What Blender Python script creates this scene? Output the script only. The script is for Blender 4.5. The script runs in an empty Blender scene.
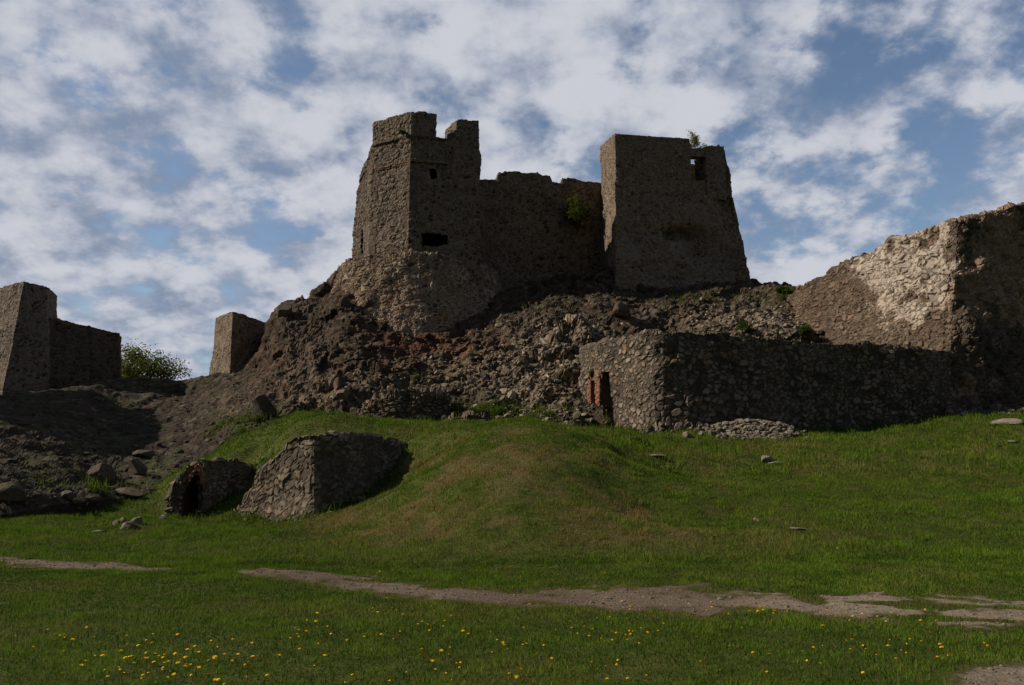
import bpy, bmesh, math, random
import numpy as np
from mathutils import Vector
from mathutils.bvhtree import BVHTree

random.seed(7); RNG = np.random.default_rng(7)
S = bpy.context.scene
COL = S.collection
R = math.radians

# ------------------------------------------------------------------ camera, sky, sun, exposure
FPX, CX, CY, HORIZ, EYE = 780.0, 512.0, 342.5, 470.0, 1.6
PITCH = math.atan((HORIZ - CY) / FPX)
cam = bpy.data.cameras.new('camera'); cam.sensor_width = 36.0; cam.lens = FPX / 1024 * 36
cam.clip_start = 0.1; cam.clip_end = 3000
camo = bpy.data.objects.new('camera', cam); COL.objects.link(camo)
camo.location = (0, 0, EYE); camo.rotation_euler = (R(90) + PITCH, 0, 0)
S.camera = camo

SUN_AZ, SUN_EL = R(-91.0), R(34.0)          # azimuth from +Y, clockwise; negative = to the left
sun_dir = Vector((math.sin(SUN_AZ) * math.cos(SUN_EL), math.cos(SUN_AZ) * math.cos(SUN_EL), math.sin(SUN_EL)))
sl = bpy.data.lights.new('sun', 'SUN'); sl.energy = 4.6; sl.angle = R(0.6); sl.color = (1.0, 0.92, 0.80)
so = bpy.data.objects.new('sun', sl); COL.objects.link(so)
so.rotation_euler = sun_dir.to_track_quat('Z', 'Y').to_euler(); so.location = (-30, 10, 60)

SKY_STRENGTH = 0.085
def build_world():
    w = bpy.data.worlds.new('World'); S.world = w; w.use_nodes = True
    nt = w.node_tree; n = nt.nodes; l = nt.links; n.clear()
    def N(t, **k):
        a = n.new(t)
        for q, v in k.items(): setattr(a, q, v)
        return a
    def M(op, a, b=None, clamp=False):
        m = N('ShaderNodeMath', operation=op); m.use_clamp = clamp
        for i, v in enumerate((a, b)):
            if v is None: continue
            if isinstance(v, (int, float)): m.inputs[i].default_value = v
            else: l.new(v, m.inputs[i])
        return m.outputs[0]
    out = N('ShaderNodeOutputWorld'); bg = N('ShaderNodeBackground'); bg.inputs[1].default_value = SKY_STRENGTH
    sky = N('ShaderNodeTexSky'); sky.sky_type = 'NISHITA'; sky.sun_disc = False
    sky.sun_elevation = SUN_EL; sky.sun_rotation = SUN_AZ
    sky.air_density = 1.0; sky.dust_density = 0.6; sky.ozone_density = 1.4
    tc = N('ShaderNodeTexCoord'); sx = N('ShaderNodeSeparateXYZ'); l.new(tc.outputs['Generated'], sx.inputs[0])
    x, y, z = sx.outputs
    t = M('DIVIDE', 1.0, M('ADD', M('ABSOLUTE', z), 0.42))
    cb = N('ShaderNodeCombineXYZ'); l.new(M('MULTIPLY', x, t), cb.inputs[0]); l.new(M('MULTIPLY', y, t), cb.inputs[1])
    def noise(scale, detail, rough, off, dist=0.0):
        mp = N('ShaderNodeMapping'); mp.inputs['Location'].default_value = off
        l.new(cb.outputs[0], mp.inputs[0])
        t_ = N('ShaderNodeTexNoise'); t_.inputs['Scale'].default_value = scale; t_.inputs['Detail'].default_value = detail
        t_.inputs['Roughness'].default_value = rough; t_.inputs['Distortion'].default_value = dist
        l.new(mp.outputs[0], t_.inputs['Vector']); return t_.outputs[0]
    O = (1.3, 5.2, 0.0)
    big = noise(2.1, 3, 0.5, (3.1, 0.4, 0.0))
    lump = noise(8.4, 10, 0.56, O, 0.1); lump_sun = noise(8.4, 6, 0.52, (O[0] - 0.22, O[1] + 0.05, 0.0), 0.1)
    fine = noise(19.0, 8, 0.62, (2.2, 8.1, 0.0))
    # thinner cloud (more blue) to the right of the castle
    right = N('ShaderNodeMapRange'); right.interpolation_type = 'SMOOTHSTEP'; l.new(x, right.inputs[0])
    for i_, v_ in enumerate((0.0, 0.62, 0.0, 0.105)): right.inputs[1 + i_].default_value = v_
    cov = M('ADD', M('ADD', M('MULTIPLY', big, 0.22), M('MULTIPLY', lump, 0.75)), M('MULTIPLY', fine, 0.26))
    cov = M('SUBTRACT', cov, right.outputs[0])
    mr = N('ShaderNodeMapRange'); mr.interpolation_type = 'SMOOTHSTEP'
    mr.inputs[1].default_value = 0.425; mr.inputs[2].default_value = 0.600
    l.new(cov, mr.inputs[0]); cover = mr.outputs[0]
    # sides of the clouds turned to the sun are bright, thick middles are grey
    lit = M('MULTIPLY', M('SUBTRACT', lump, lump_sun), 1.25)
    br = M('ADD', M('ADD', lit, M('MULTIPLY', fine, 0.55)), M('MULTIPLY', big, 0.25))
    br = M('ADD', br, M('MULTIPLY', y, 0.22))
    br = M('SUBTRACT', br, M('MULTIPLY', M('MULTIPLY', x, x), 0.20))
    mr2 = N('ShaderNodeMapRange'); mr2.interpolation_type = 'SMOOTHSTEP'
    mr2.inputs[1].default_value = 0.24; mr2.inputs[2].default_value = 0.82; l.new(br, mr2.inputs[0])
    cc = N('ShaderNodeValToRGB'); l.new(mr2.outputs[0], cc.inputs[0])
    cr = cc.color_ramp; cr.elements[0].color = (0.175, 0.220, 0.310, 1); cr.elements[1].color = (0.475, 0.49, 0.535, 1)
    e = cr.elements.new(0.5); e.color = (0.33, 0.36, 0.435, 1)
    # unseen clouds behind the viewer, dimmed to deepen the shade on the walls
    dk = N('ShaderNodeMapRange'); dk.interpolation_type = 'SMOOTHSTEP'; l.new(y, dk.inputs[0])
    for i_, v_ in enumerate((-0.5, 0.55, 0.30 / SKY_STRENGTH, 1.0 / SKY_STRENGTH)): dk.inputs[1 + i_].default_value = v_
    sc = N('ShaderNodeVectorMath', operation='SCALE'); l.new(cc.outputs[0], sc.inputs[0]); l.new(dk.outputs[0], sc.inputs['Scale'])
    mx = N('ShaderNodeMix', data_type='RGBA')
    l.new(cover, mx.inputs[0]); l.new(sky.outputs[0], mx.inputs[6]); l.new(sc.outputs[0], mx.inputs[7])
    l.new(mx.outputs[2], bg.inputs[0]); l.new(bg.outputs[0], out.inputs[0])
build_world()
S.view_settings.view_transform = 'Standard'; S.view_settings.look = 'None'
S.view_settings.gamma = 1.0; S.view_settings.exposure = 0.3
S.view_settings.use_curve_mapping = False
S.cycles.max_bounces = 5; S.cycles.diffuse_bounces = 3; S.cycles.transparent_max_bounces = 4

# ------------------------------------------------------------------ geometry helpers
SP, CP = math.sin(PITCH), math.cos(PITCH)
def P(px, py, Y):
    """the point of the place seen at photo pixel (px, py) at forward distance Y"""
    dx = (px - CX) / FPX; dz = (CY - py) / FPX
    d = CP - dz * SP
    return np.array((dx * Y / d, Y, EYE + Y * (SP + dz * CP) / d))
def to_px(V):
    V = np.asarray(V, float); x = V[..., 0]; y = V[..., 1]; z = V[..., 2] - EYE
    f = y * CP + z * SP; u = -y * SP + z * CP
    return CX + FPX * x / f, CY - FPX * u / f
def _h(ix, iy, iz, seed):
    h = (ix.astype(np.int64) * 374761393 + iy.astype(np.int64) * 668265263 + iz.astype(np.int64) * 2147483647 + seed * 1274126177) & 0xFFFFFFFF
    h = ((h ^ (h >> 13)) * 1274126177) & 0xFFFFFFFF
    h = ((h ^ (h >> 16)) * 2246822519) & 0xFFFFFFFF
    h ^= h >> 15
    return (h & 0xFFFFFF) / float(0x1000000)
def vnoise(p, seed=0):
    i = np.floor(p).astype(np.int64); f = p - i; f = f * f * f * (f * (f * 6 - 15) + 10)
    r = 0
    for a in (0, 1):
        for b in (0, 1):
            for c in (0, 1):
                w = (f[:, 0] if a else 1 - f[:, 0]) * (f[:, 1] if b else 1 - f[:, 1]) * (f[:, 2] if c else 1 - f[:, 2])
                r = r + w * _h(i[:, 0] + a, i[:, 1] + b, i[:, 2] + c, seed)
    return r * 2 - 1
def fbm(p, scale, octv=4, seed=0, rough=0.5):
    p = np.asarray(p, float) / scale; s = 0; a = 1; t = 0
    for k in range(octv):
        s = s + a * vnoise(p + 17.3 * k, seed + k); t += a; a *= rough; p = p * 2.03
    return s / t
def cells(p, seed=0):
    """cellular noise: nearest and second nearest distance, random value of the nearest cell"""
    i = np.floor(p).astype(np.int64); n = len(p)
    f1 = np.full(n, 9.0); f2 = np.full(n, 9.0); idv = np.zeros(n)
    for a in (-1, 0, 1):
        for b in (-1, 0, 1):
            for c in (-1, 0, 1):
                q = i + (a, b, c)
                h = [_h(q[:, 0], q[:, 1], q[:, 2], seed + 11 * k) for k in range(3)]
                d = np.sqrt(sum((q[:, k] + 0.12 + 0.76 * h[k] - p[:, k]) ** 2 for k in range(3)))
                nid = _h(q[:, 0], q[:, 1], q[:, 2], seed + 77)
                m = d < f1
                f2 = np.where(m, f1, np.minimum(f2, d)); idv = np.where(m, nid, idv); f1 = np.where(m, d, f1)
    return f1, f2, idv
def crag(p, seed):
    """angular blocks: each cell is a tilted plane of its own"""
    i = np.floor(p).astype(np.int64); n = len(p); f1 = np.full(n, 9.0); out = np.zeros(n)
    for a in (-1, 0, 1):
        for b in (-1, 0, 1):
            for c in (-1, 0, 1):
                q = i + (a, b, c); h = [_h(q[:, 0], q[:, 1], q[:, 2], seed + 11 * k) for k in range(6)]
                dv = [p[:, k] - q[:, k] - 0.1 - 0.8 * h[k] for k in range(3)]; d = np.abs(dv[0]) ** 1.5 + np.abs(dv[1]) ** 1.5 + np.abs(dv[2]) ** 1.5
                v = (h[3] - .5) * .8 + sum((h[3 + k] * 2 - 1) * dv[k] for k in range(3)) * .55
                m = d < f1; out = np.where(m, v, out); f1 = np.where(m, d, f1)
    return out
def sstep(a, b, x):
    t = np.clip((x - a) / (b - a), 0, 1); return t * t * (3 - 2 * t)

def blob(px, py, cx, cy, rx, ry): return np.exp(-(((px - cx) / rx) ** 2 + ((py - cy) / ry) ** 2))

def mesh_obj(name, V, F, mat, parent=None, attrs=None, smooth=False):
    """F: array of quads (n,4) and/or triangles (n,3), as one array or a list of arrays"""
    Fs = F if isinstance(F, list) else [F]
    Fs = [np.asarray(f, np.int32) for f in Fs if len(f)]
    me = bpy.data.meshes.new(name)
    V = np.ascontiguousarray(V, np.float32)
    me.vertices.add(len(V)); me.vertices.foreach_set('co', V.ravel())
    tot = np.concatenate([np.full(len(f), f.shape[1], np.int32) for f in Fs])
    idx = np.concatenate([f.ravel() for f in Fs])
    st = np.concatenate([[0], np.cumsum(tot)[:-1]]).astype(np.int32)
    me.loops.add(len(idx)); me.loops.foreach_set('vertex_index', idx)
    me.polygons.add(len(tot)); me.polygons.foreach_set('loop_start', st)
    me.polygons.foreach_set('use_smooth', np.full(len(tot), smooth))
    for k, v in (attrs or {}).items():
        a = me.attributes.new(k, 'FLOAT', 'POINT'); a.data.foreach_set('value', np.ascontiguousarray(v, np.float32))
    me.update(calc_edges=True); me.validate()
    for m in (mat if isinstance(mat, list) else [mat]): me.materials.append(m)
    o = bpy.data.objects.new(name, me); COL.objects.link(o)
    if parent is not None: o.parent = parent; o.matrix_parent_inverse = parent.matrix_world.inverted()
    return o
def weld(V, F):
    key = np.round(V * 500).astype(np.int64)
    _, first, inv = np.unique(key, axis=0, return_index=True, return_inverse=True)
    inv = inv.ravel(); out = []
    for f in (F if isinstance(F, list) else [F]):
        if not len(f): continue
        g = inv[np.asarray(f)]
        if g.shape[1] == 4:
            bad = (g[:, 0] == g[:, 1]) | (g[:, 1] == g[:, 2]) | (g[:, 2] == g[:, 3]) | (g[:, 3] == g[:, 0])
            t = g[bad]
            tris = []
            for q in t:
                u = list(dict.fromkeys(q.tolist()))
                if len(u) == 3: tris.append(u)
            g = g[~bad]
            if tris: out.append(np.array(tris))
        out.append(g)
    return V[first], out
def normals(V, F):
    N = np.zeros_like(V)
    for f in F:
        a = V[f[:, 0]]; b = V[f[:, 1]]; c = V[f[:, 2]]
        n = np.cross(c - a, (V[f[:, 3]] if f.shape[1] == 4 else c) - b) if f.shape[1] == 4 else np.cross(b - a, c - a)
        for k in range(f.shape[1]): np.add.at(N, f[:, k], n)
    return N / np.maximum(np.linalg.norm(N, axis=1, keepdims=True), 1e-9)
def resample(bot, top, res):
    """polyline pairs -> dense pairs"""
    B = [bot[0]]; T = [top[0]]
    for i in range(len(bot) - 1):
        n = max(1, int(math.ceil(max(np.linalg.norm(bot[i + 1] - bot[i]), np.linalg.norm((top[i + 1] - top[i])[:2])) / res)))
        for k in range(1, n + 1):
            t = k / n; B.append(bot[i] * (1 - t) + bot[i + 1] * t); T.append(top[i] * (1 - t) + top[i + 1] * t)
    return np.array(B), np.array(T)
def grid_faces(nu, nv, off=0, flip=False):
    i, j = np.meshgrid(np.arange(nu - 1), np.arange(nv - 1), indexing='ij')
    a = (i * nv + j).ravel() + off
    q = np.stack([a, a + nv, a + nv + 1, a + 1], 1)
    return q[:, ::-1] if flip else q
def strip(B, T, res, rows=None):
    nv = rows or max(2, int(math.ceil(np.max(np.linalg.norm(T - B, axis=1)) / res)) + 1)
    t = np.linspace(0, 1, nv)[None, :, None]
    V = (B[:, None] * (1 - t) + T[:, None] * t)
    return V.reshape(-1, 3), grid_faces(len(B), nv)
def wall_solid(front_bot, front_top, back, res, back_top=None):
    """thick wall: front polylines (left to right as seen), a back offset vector (or list); top may be uneven"""
    fb = [np.asarray(p, float) for p in front_bot]; ft = [np.asarray(p, float) for p in front_top]
    B, T = resample(fb, ft, res)
    back = np.asarray(back, float)
    BB, BT = B + back, T + back
    nv = max(2, int(math.ceil(np.max(np.linalg.norm(T - B, axis=1)) / res)) + 1)
    parts = []
    nb = max(2, int(math.ceil(np.linalg.norm(back) / max(res, .2))) + 1)
    parts.append(strip(B, T, res, nv)); parts.append(strip(T, BT, res, nb)); parts.append(strip(BT, BB, res, max(2, nv // 2)))
    for e, fl in ((0, True), (-1, False)):
        t = np.linspace(0, 1, nv)[:, None]; edge_f = B[e] * (1 - t) + T[e] * t; edge_b = edge_f + back
        s = np.linspace(0, 1, max(2, int(np.linalg.norm(back) / res) + 1))[None, :, None]
        G = edge_f[:, None] * (1 - s) + edge_b[:, None] * s
        parts.append((G.reshape(-1, 3), grid_faces(nv, G.shape[1], flip=not fl)))
    return join(parts)
def join(parts):
    Vs = []; Fs = []; o = 0
    for v, f in parts:
        Vs.append(v)
        for g in (f if isinstance(f, list) else [f]): Fs.append(np.asarray(g) + o)
        o += len(v)
    return weld(np.concatenate(Vs), Fs)
def prism(bot, top, res, cap=True):
    """closed tower: polygons listed left-to-right along the front and round the back"""
    bot = [np.asarray(p, float) for p in bot]; top = [np.asarray(p, float) for p in top]
    B, T = resample(bot + bot[:1], top + top[:1], res)
    nv = max(2, int(math.ceil(np.max(np.linalg.norm(T - B, axis=1)) / res)) + 1)
    parts = [strip(B, T, res, nv)]
    if cap:
        c = np.mean(np.array(top), axis=0)
        parts.append(strip(T, np.repeat(c[None], len(T), 0), res, max(2, int(np.max(np.linalg.norm(T - c, axis=1)) / 0.4))))
    return join(parts)
def cut(V, F, rects):
    """drop the camera-side faces seen inside the pixel rectangles (openings)"""
    px, py = to_px(V); N = normals(V, F); out = []
    for f in F:
        cx = px[f].mean(1); cy = py[f].mean(1); front = (N[f].mean(1) * (V[f].mean(1) - (0, 0, EYE))).sum(1) < 0
        m = np.zeros(len(f), bool)
        for (a, b, c, d) in rects: m |= (cx > a) & (cx < c) & (cy > b) & (cy < d) & front
        out.append(f[~m])
    return V, out
def masonry(name, VF, mat, parent=None, stone=0.30, flat=1.35, amp=0.07, wob=0.10, ragged=0.25, topz=None, seed=1, smooth=False, rag_h=0.7, rag_cell=0.45, plaster=None, split=None):
    """roughen a clean shell into rubble masonry; stores stone tone and joint masks"""
    V, F = VF
    N = normals(V, F)
    q = V / stone; q = q * (1, 1, flat) + 0.35 * np.stack([vnoise(V / stone * 0.9, 91), vnoise(V / stone * 0.9, 92), vnoise(V / stone * 0.9, 93)], 1)
    f1, f2, idv = cells(q, seed)
    g1, g2, gid = cells(q * 1.75 + 5.3, seed + 2); small_ = fbm(V + seed, 1.1, 3, seed + 51, 0.6) > 0.12       # pockets of small packing stones
    f1, f2, idv = np.where(small_, g1, f1), np.where(small_, g2, f2), np.where(small_, gid, idv); fs = np.where(small_, .6, 1.0)
    edge = f2 - f1
    pil = np.clip(edge / 0.20, 0, 1) ** 0.7
    d = amp * fs * (pil - 0.5) + amp * fs * 1.1 * (idv - 0.5) * pil
    d = d + wob * fbm(V, 2.2, 3, seed + 5) + wob * 0.5 * fbm(V, 0.7, 2, seed + 9)
    W = V + N * d[:, None]
    if ragged:
        # broken top course: whole stones missing along the top edge
        zt = topz(V) if topz is not None else None
        c2 = cells(V / rag_cell, seed + 31)[2]
        big = fbm(V * (1, 1, 0), 2.5, 2, seed + 40)
        if zt is None: zt = np.full(len(V), V[:, 2].max())
        wgt = sstep(-rag_h, -0.02, V[:, 2] - zt)
        W[:, 2] -= ragged * wgt * (c2 * 0.9 + 0.4 * big)
    joint = 1 - sstep(0.05, 0.27, edge)
    at = {'tone': idv, 'joint': joint}
    if plaster is not None:
        px_, py_ = to_px(W); at['plaster'] = np.clip(sum(w_ * blob(px_, py_, *b_) for w_, b_ in plaster) * (1 + 1.1 * fbm(W, 1.1, 3, 207, .65)), 0, 1)
    if split is not None:                                   # one broken surface, two kinds of masonry
        fn, n2, m2 = split; px_, py_ = to_px(W); res_ = []
        for nm, mt, want in ((name, mat, False), (n2, m2, True)):
            FF = [f[fn(px_[f].mean(1), py_[f].mean(1), W[f].mean(1)) == want] for f in F]
            u_ = np.unique(np.concatenate([f.ravel() for f in FF])); mp_ = np.full(len(W), -1); mp_[u_] = np.arange(len(u_))
            res_.append(mesh_obj(nm, W[u_], [mp_[f] for f in FF], mt, parent, {k: v[u_] for k, v in at.items()}, smooth))
        return res_[0]
    return mesh_obj(name, W, F, mat, parent, at, smooth)
def local_top(pts):
    """top height of a wall as a function of position, from its top points"""
    A = np.array(pts, float)
    def f(V):
        d = np.sqrt((V[:, None, 0] - A[None, :, 0]) ** 2 + (V[:, None, 1] - A[None, :, 1]) ** 2)
        i = np.argmin(d, 1); return A[i, 2]
    return f
def tag(o, label=None, cat=None, group=None, kind=None):
    if label: o['label'] = label
    if cat: o['category'] = cat
    if group: o['group'] = group
    if kind: o['kind'] = kind
    elif cat: o['kind'] = 'thing'
    return o
def thing(name, loc, label, cat, group=None):
    o = bpy.data.objects.new(name, None); o.empty_display_size = 0.5; COL.objects.link(o); o.location = loc
    bpy.context.view_layer.update()
    return tag(o, label, cat, group)

# ------------------------------------------------------------------ materials
def new_mat(name):
    m = bpy.data.materials.new(name); m.use_nodes = True; nt = m.node_tree; nt.nodes.clear()
    out = nt.nodes.new('ShaderNodeOutputMaterial'); b = nt.nodes.new('ShaderNodeBsdfPrincipled')
    b.inputs['Roughness'].default_value = 0.95; b.inputs['Specular IOR Level'].default_value = 0.1
    nt.links.new(b.outputs[0], out.inputs[0]); return m, nt, b
class G:
    def __init__(s, nt): s.nt = nt; s.n = nt.nodes; s.l = nt.links
    def put(s, sock, v):
        if isinstance(v, (int, float)): sock.default_value = v
        elif isinstance(v, tuple): sock.default_value = v if len(v) == 4 or sock.type == 'VECTOR' else (*v, 1)
        else: s.l.new(v, sock)
    def attr(s, name): a = s.n.new('ShaderNodeAttribute'); a.attribute_name = name; return a.outputs['Fac']
    def pos(s): return s.n.new('ShaderNodeNewGeometry').outputs['Position']
    def nor(s):
        x = s.n.new('ShaderNodeSeparateXYZ'); s.l.new(s.n.new('ShaderNodeNewGeometry').outputs['Normal'], x.inputs[0]); return x.outputs[2]
    def noise(s, scale, detail=4, rough=0.55, off=(0, 0, 0), stretch=(1, 1, 1)):
        mp = s.n.new('ShaderNodeMapping'); mp.inputs['Location'].default_value = off; mp.inputs['Scale'].default_value = stretch
        s.l.new(s.pos(), mp.inputs[0])
        t = s.n.new('ShaderNodeTexNoise'); t.inputs['Scale'].default_value = scale; t.inputs['Detail'].default_value = detail
        t.inputs['Roughness'].default_value = rough; s.l.new(mp.outputs[0], t.inputs['Vector']); return t.outputs[0]
    def math(s, op, a, b=0.0, clamp=False):
        m = s.n.new('ShaderNodeMath'); m.operation = op; m.use_clamp = clamp; s.put(m.inputs[0], a); s.put(m.inputs[1], b); return m.outputs[0]
    def rng(s, v, a, b, c=0.0, d=1.0):
        m = s.n.new('ShaderNodeMapRange'); m.interpolation_type = 'SMOOTHSTEP'; s.put(m.inputs[0], v)
        for i, q in enumerate((a, b, c, d)): m.inputs[1 + i].default_value = q
        return m.outputs[0]
    def mix(s, f, a, b, mode='MIX'):
        m = s.n.new('ShaderNodeMix'); m.data_type = 'RGBA'; m.blend_type = mode
        s.put(m.inputs[0], f); s.put(m.inputs[6], a); s.put(m.inputs[7], b); return m.outputs[2]
    def bump(s, h, strength, dist, b):
        m = s.n.new('ShaderNodeBump'); m.inputs['Strength'].default_value = strength; m.inputs['Distance'].default_value = dist
        s.put(m.inputs['Height'], h); s.l.new(m.outputs[0], b.inputs['Normal'])
def stone_mat(name, dark, light, joint, patch=(0.17, 0.14, 0.11), patch_amt=0.5, jmix=0.8, moss=0.25, warm=(0.14, 0.075, 0.05), plast=(0.20, 0.17, 0.135)):
    m, nt, b = new_mat(name); g = G(nt)
    tone = g.attr('tone')
    c = g.mix(g.rng(tone, 0.05, 1.0), dark, light)
    c = g.mix(g.math('MULTIPLY', g.rng(g.math('FRACT', g.math('MULTIPLY', tone, 7.31)), 0.72, 0.95), 0.6), c, warm)
    c = g.mix(g.math('MULTIPLY', g.attr('joint'), jmix), c, joint)
    c = g.mix(g.math('MULTIPLY', g.rng(g.noise(0.35, 5, 0.6), 0.5, 0.68), patch_amt), c, patch)
    pl = g.rng(g.math('ADD', g.math('MULTIPLY', g.attr('plaster'), 0.50), g.math('MULTIPLY', g.noise(1.7, 6, 0.68, (8, 3, 1)), 0.75)), 0.64, 0.76)
    bare = g.rng(g.math('FRACT', g.math('MULTIPLY', tone, 5.7)), 0.72, 0.86, 1.0, 0.25)
    c = g.mix(g.math('MULTIPLY', g.math('MULTIPLY', pl, bare), 0.88), c, plast)
    # soot and lichen: dark runs and blotches of their own shape
    c = g.mix(g.math('MULTIPLY', g.rng(g.noise(0.8, 5, 0.65, (4, 2, 9), (1, 1, 0.35)), 0.54, 0.74), 0.5), c, tuple(v * 0.5 for v in dark))
    c = g.mix(g.math('MULTIPLY', g.rng(g.noise(6.0, 5, 0.7, (1, 7, 3)), 0.45, 0.75), 0.25), c, tuple(v * 1.4 for v in light))
    c = g.mix(g.math('MULTIPLY', g.rng(g.noise(14.0, 4, 0.7), 0.45, 0.7), 0.4), c, tuple(v * 0.5 for v in dark))
    mossf = g.math('MULTIPLY', g.rng(g.nor(), 0.45, 0.9), g.rng(g.noise(1.3, 4), 0.4, 0.6))
    c = g.mix(g.math('MULTIPLY', mossf, moss * 2, True), c, (0.05, 0.06, 0.018))
    g.put(b.inputs['Base Color'], c)
    g.bump(g.math('ADD', g.noise(9, 6, 0.7), g.math('MULTIPLY', g.noise(38, 4, 0.6), 0.4)), 0.6, 0.025, b)
    return m
M_TOWER = stone_mat('tower rubble stone', (0.030, 0.022, 0.016), (0.160, 0.124, 0.090), (0.22, 0.175, 0.13), patch=(0.15, 0.118, 0.088), patch_amt=0.3)
M_TALUS = stone_mat('bare rubble stone in pale mortar', (0.040, 0.026, 0.017), (0.165, 0.113, 0.077), (0.33, 0.26, 0.185), patch=(0.16, 0.115, 0.08), patch_amt=0.2, jmix=0.95)
M_SQUARE = stone_mat('grey brown coursed stone', (0.040, 0.029, 0.020), (0.225, 0.172, 0.122), (0.215, 0.168, 0.12), patch=(0.17, 0.14, 0.107), patch_amt=0.35)
M_WALL = stone_mat('dark curtain stone', (0.024, 0.018, 0.013), (0.105, 0.081, 0.059), (0.12, 0.094, 0.07), patch=(0.09, 0.07, 0.05), patch_amt=0.3, warm=(0.09, 0.06, 0.042), plast=(0.30, 0.20, 0.135))
M_RETAIN = stone_mat('field stone', (0.055, 0.043, 0.032), (0.225, 0.18, 0.135), (0.035, 0.028, 0.021), patch=(0.10, 0.08, 0.06), patch_amt=0.3, warm=(0.22, 0.12, 0.075), jmix=.9)
M_BLOCK = stone_mat('weathered block stone', (0.060, 0.047, 0.034), (0.205, 0.162, 0.117), (0.055, 0.043, 0.031), patch=(0.15, 0.11, 0.073), patch_amt=0.4, warm=(0.19, 0.11, 0.07))
M_CORE = stone_mat('rubble core', (0.042, 0.029, 0.020), (0.165, 0.118, 0.082), (0.15, 0.112, 0.08), patch=(0.085, 0.057, 0.04), patch_amt=0.6, warm=(0.20, 0.11, 0.075), plast=(0.40, 0.33, 0.265))
M_FALLEN = stone_mat('fallen rubble', (0.07, 0.053, 0.038), (0.36, 0.285, 0.21), (0.028, 0.021, 0.015), patch=(0.085, 0.065, 0.045), patch_amt=0.7, jmix=.95)
M_PLAST = stone_mat('worn quoin ashlar', (0.075, 0.06, 0.045), (0.145, 0.116, 0.086), (0.06, 0.048, 0.036), patch=(0.15, 0.118, 0.088), patch_amt=0.4, jmix=0.7)
M_STONE = stone_mat('loose stone', (0.10, 0.082, 0.062), (0.20, 0.168, 0.128), (0.17, 0.14, 0.11), moss=0.1)
M_BOULD = stone_mat('dark boulder stone', (0.045, 0.034, 0.025), (0.085, 0.066, 0.048), (0.06, 0.048, 0.036), moss=0.2)
def brick_mat():
    m, nt, b = new_mat('red brick'); g = G(nt)
    t = nt.nodes.new('ShaderNodeTexBrick'); t.inputs['Scale'].default_value = 1.0
    t.inputs['Brick Width'].default_value = 0.27; t.inputs['Row Height'].default_value = 0.09; t.inputs['Mortar Size'].default_value = 0.012
    t.inputs['Color1'].default_value = (0.20, 0.068, 0.034, 1); t.inputs['Color2'].default_value = (0.26, 0.105, 0.055, 1); t.inputs['Mortar'].default_value = (0.19, 0.14, 0.10, 1)
    cb = nt.nodes.new('ShaderNodeCombineXYZ'); sp = nt.nodes.new('ShaderNodeSeparateXYZ'); g.l.new(g.pos(), sp.inputs[0])
    g.put(cb.inputs[0], g.math('SUBTRACT', sp.outputs[0], sp.outputs[1])); g.l.new(sp.outputs[2], cb.inputs[1]); g.l.new(cb.outputs[0], t.inputs['Vector'])
    c = g.mix(g.math('MULTIPLY', g.rng(g.noise(5, 5, 0.7), 0.45, 0.7), 0.6), t.outputs[0], (0.16, 0.10, 0.07))
    g.put(b.inputs['Base Color'], c); g.bump(g.math('ADD', g.math('MULTIPLY', t.outputs[1], -0.6), g.noise(30, 4)), 0.7, 0.03, b); return m
M_BRICK = brick_mat()
def rock_mat():
    m, nt, b = new_mat('castle rock and earth'); g = G(nt)
    n1 = g.noise(0.30, 6, 0.62); n2 = g.noise(1.6, 6, 0.68, (3, 1, 0)); n3 = g.noise(7, 5, 0.7, (5, 2, 1))
    c = g.mix(g.rng(n2, 0.36, 0.66), (0.026, 0.018, 0.012), (0.115, 0.080, 0.051))
    c = g.mix(g.math('MULTIPLY', g.rng(n1, 0.5, 0.68), 0.6), c, (0.10, 0.062, 0.042))
    c = g.mix(g.math('MULTIPLY', g.attr('red'), g.rng(n2, 0.3, 0.55)), c, (0.135, 0.056, 0.034))
    c = g.mix(g.math('MULTIPLY', g.attr('earth'), g.rng(n2, 0.25, 0.6, 1.0, 0.55)), c, g.mix(n3, (0.020, 0.014, 0.009), (0.060, 0.042, 0.027)))  # left bank: dark soil, with the bank's shade also put into the colour
    c = g.mix(g.math('MULTIPLY', g.attr('tan'), g.rng(g.noise(2.3, 5, 0.65, (9, 9, 2)), 0.42, 0.62)), c, (0.25, 0.18, 0.113))
    c = g.mix(g.math('MULTIPLY', g.attr('pale'), g.rng(g.noise(3.1, 5, 0.7, (2, 4, 7)), 0.42, 0.58)), c, (0.36, 0.285, 0.20))
    c = g.mix(g.math('MULTIPLY', g.attr('joint'), 0.4), c, (0.03, 0.024, 0.019))
    c = g.mix(g.math('MULTIPLY', g.rng(g.attr('tone'), 0.72, 1.0), 0.5), c, (0.20, 0.165, 0.13))
    c = g.mix(g.math('MULTIPLY', g.rng(n3, 0.40, 0.7), 0.4), c, (0.03, 0.025, 0.02))
    gr = g.math('MULTIPLY', g.rng(g.nor(), 0.70, 0.95), g.rng(g.noise(0.55, 5, 0.6, (1, 1, 1)), 0.48, 0.62))
    gr = g.math('ADD', gr, g.attr('green'), True)
    c = g.mix(g.math('MULTIPLY', gr, 0.85), c, g.mix(n2, (0.030, 0.045, 0.010), (0.075, 0.080, 0.022)))
    g.put(b.inputs['Base Color'], c)
    g.bump(g.math('ADD', n3, g.math('MULTIPLY', g.noise(26, 5, 0.7), 0.5)), 0.9, 0.12, b); return m
M_ROCK = rock_mat()
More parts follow.
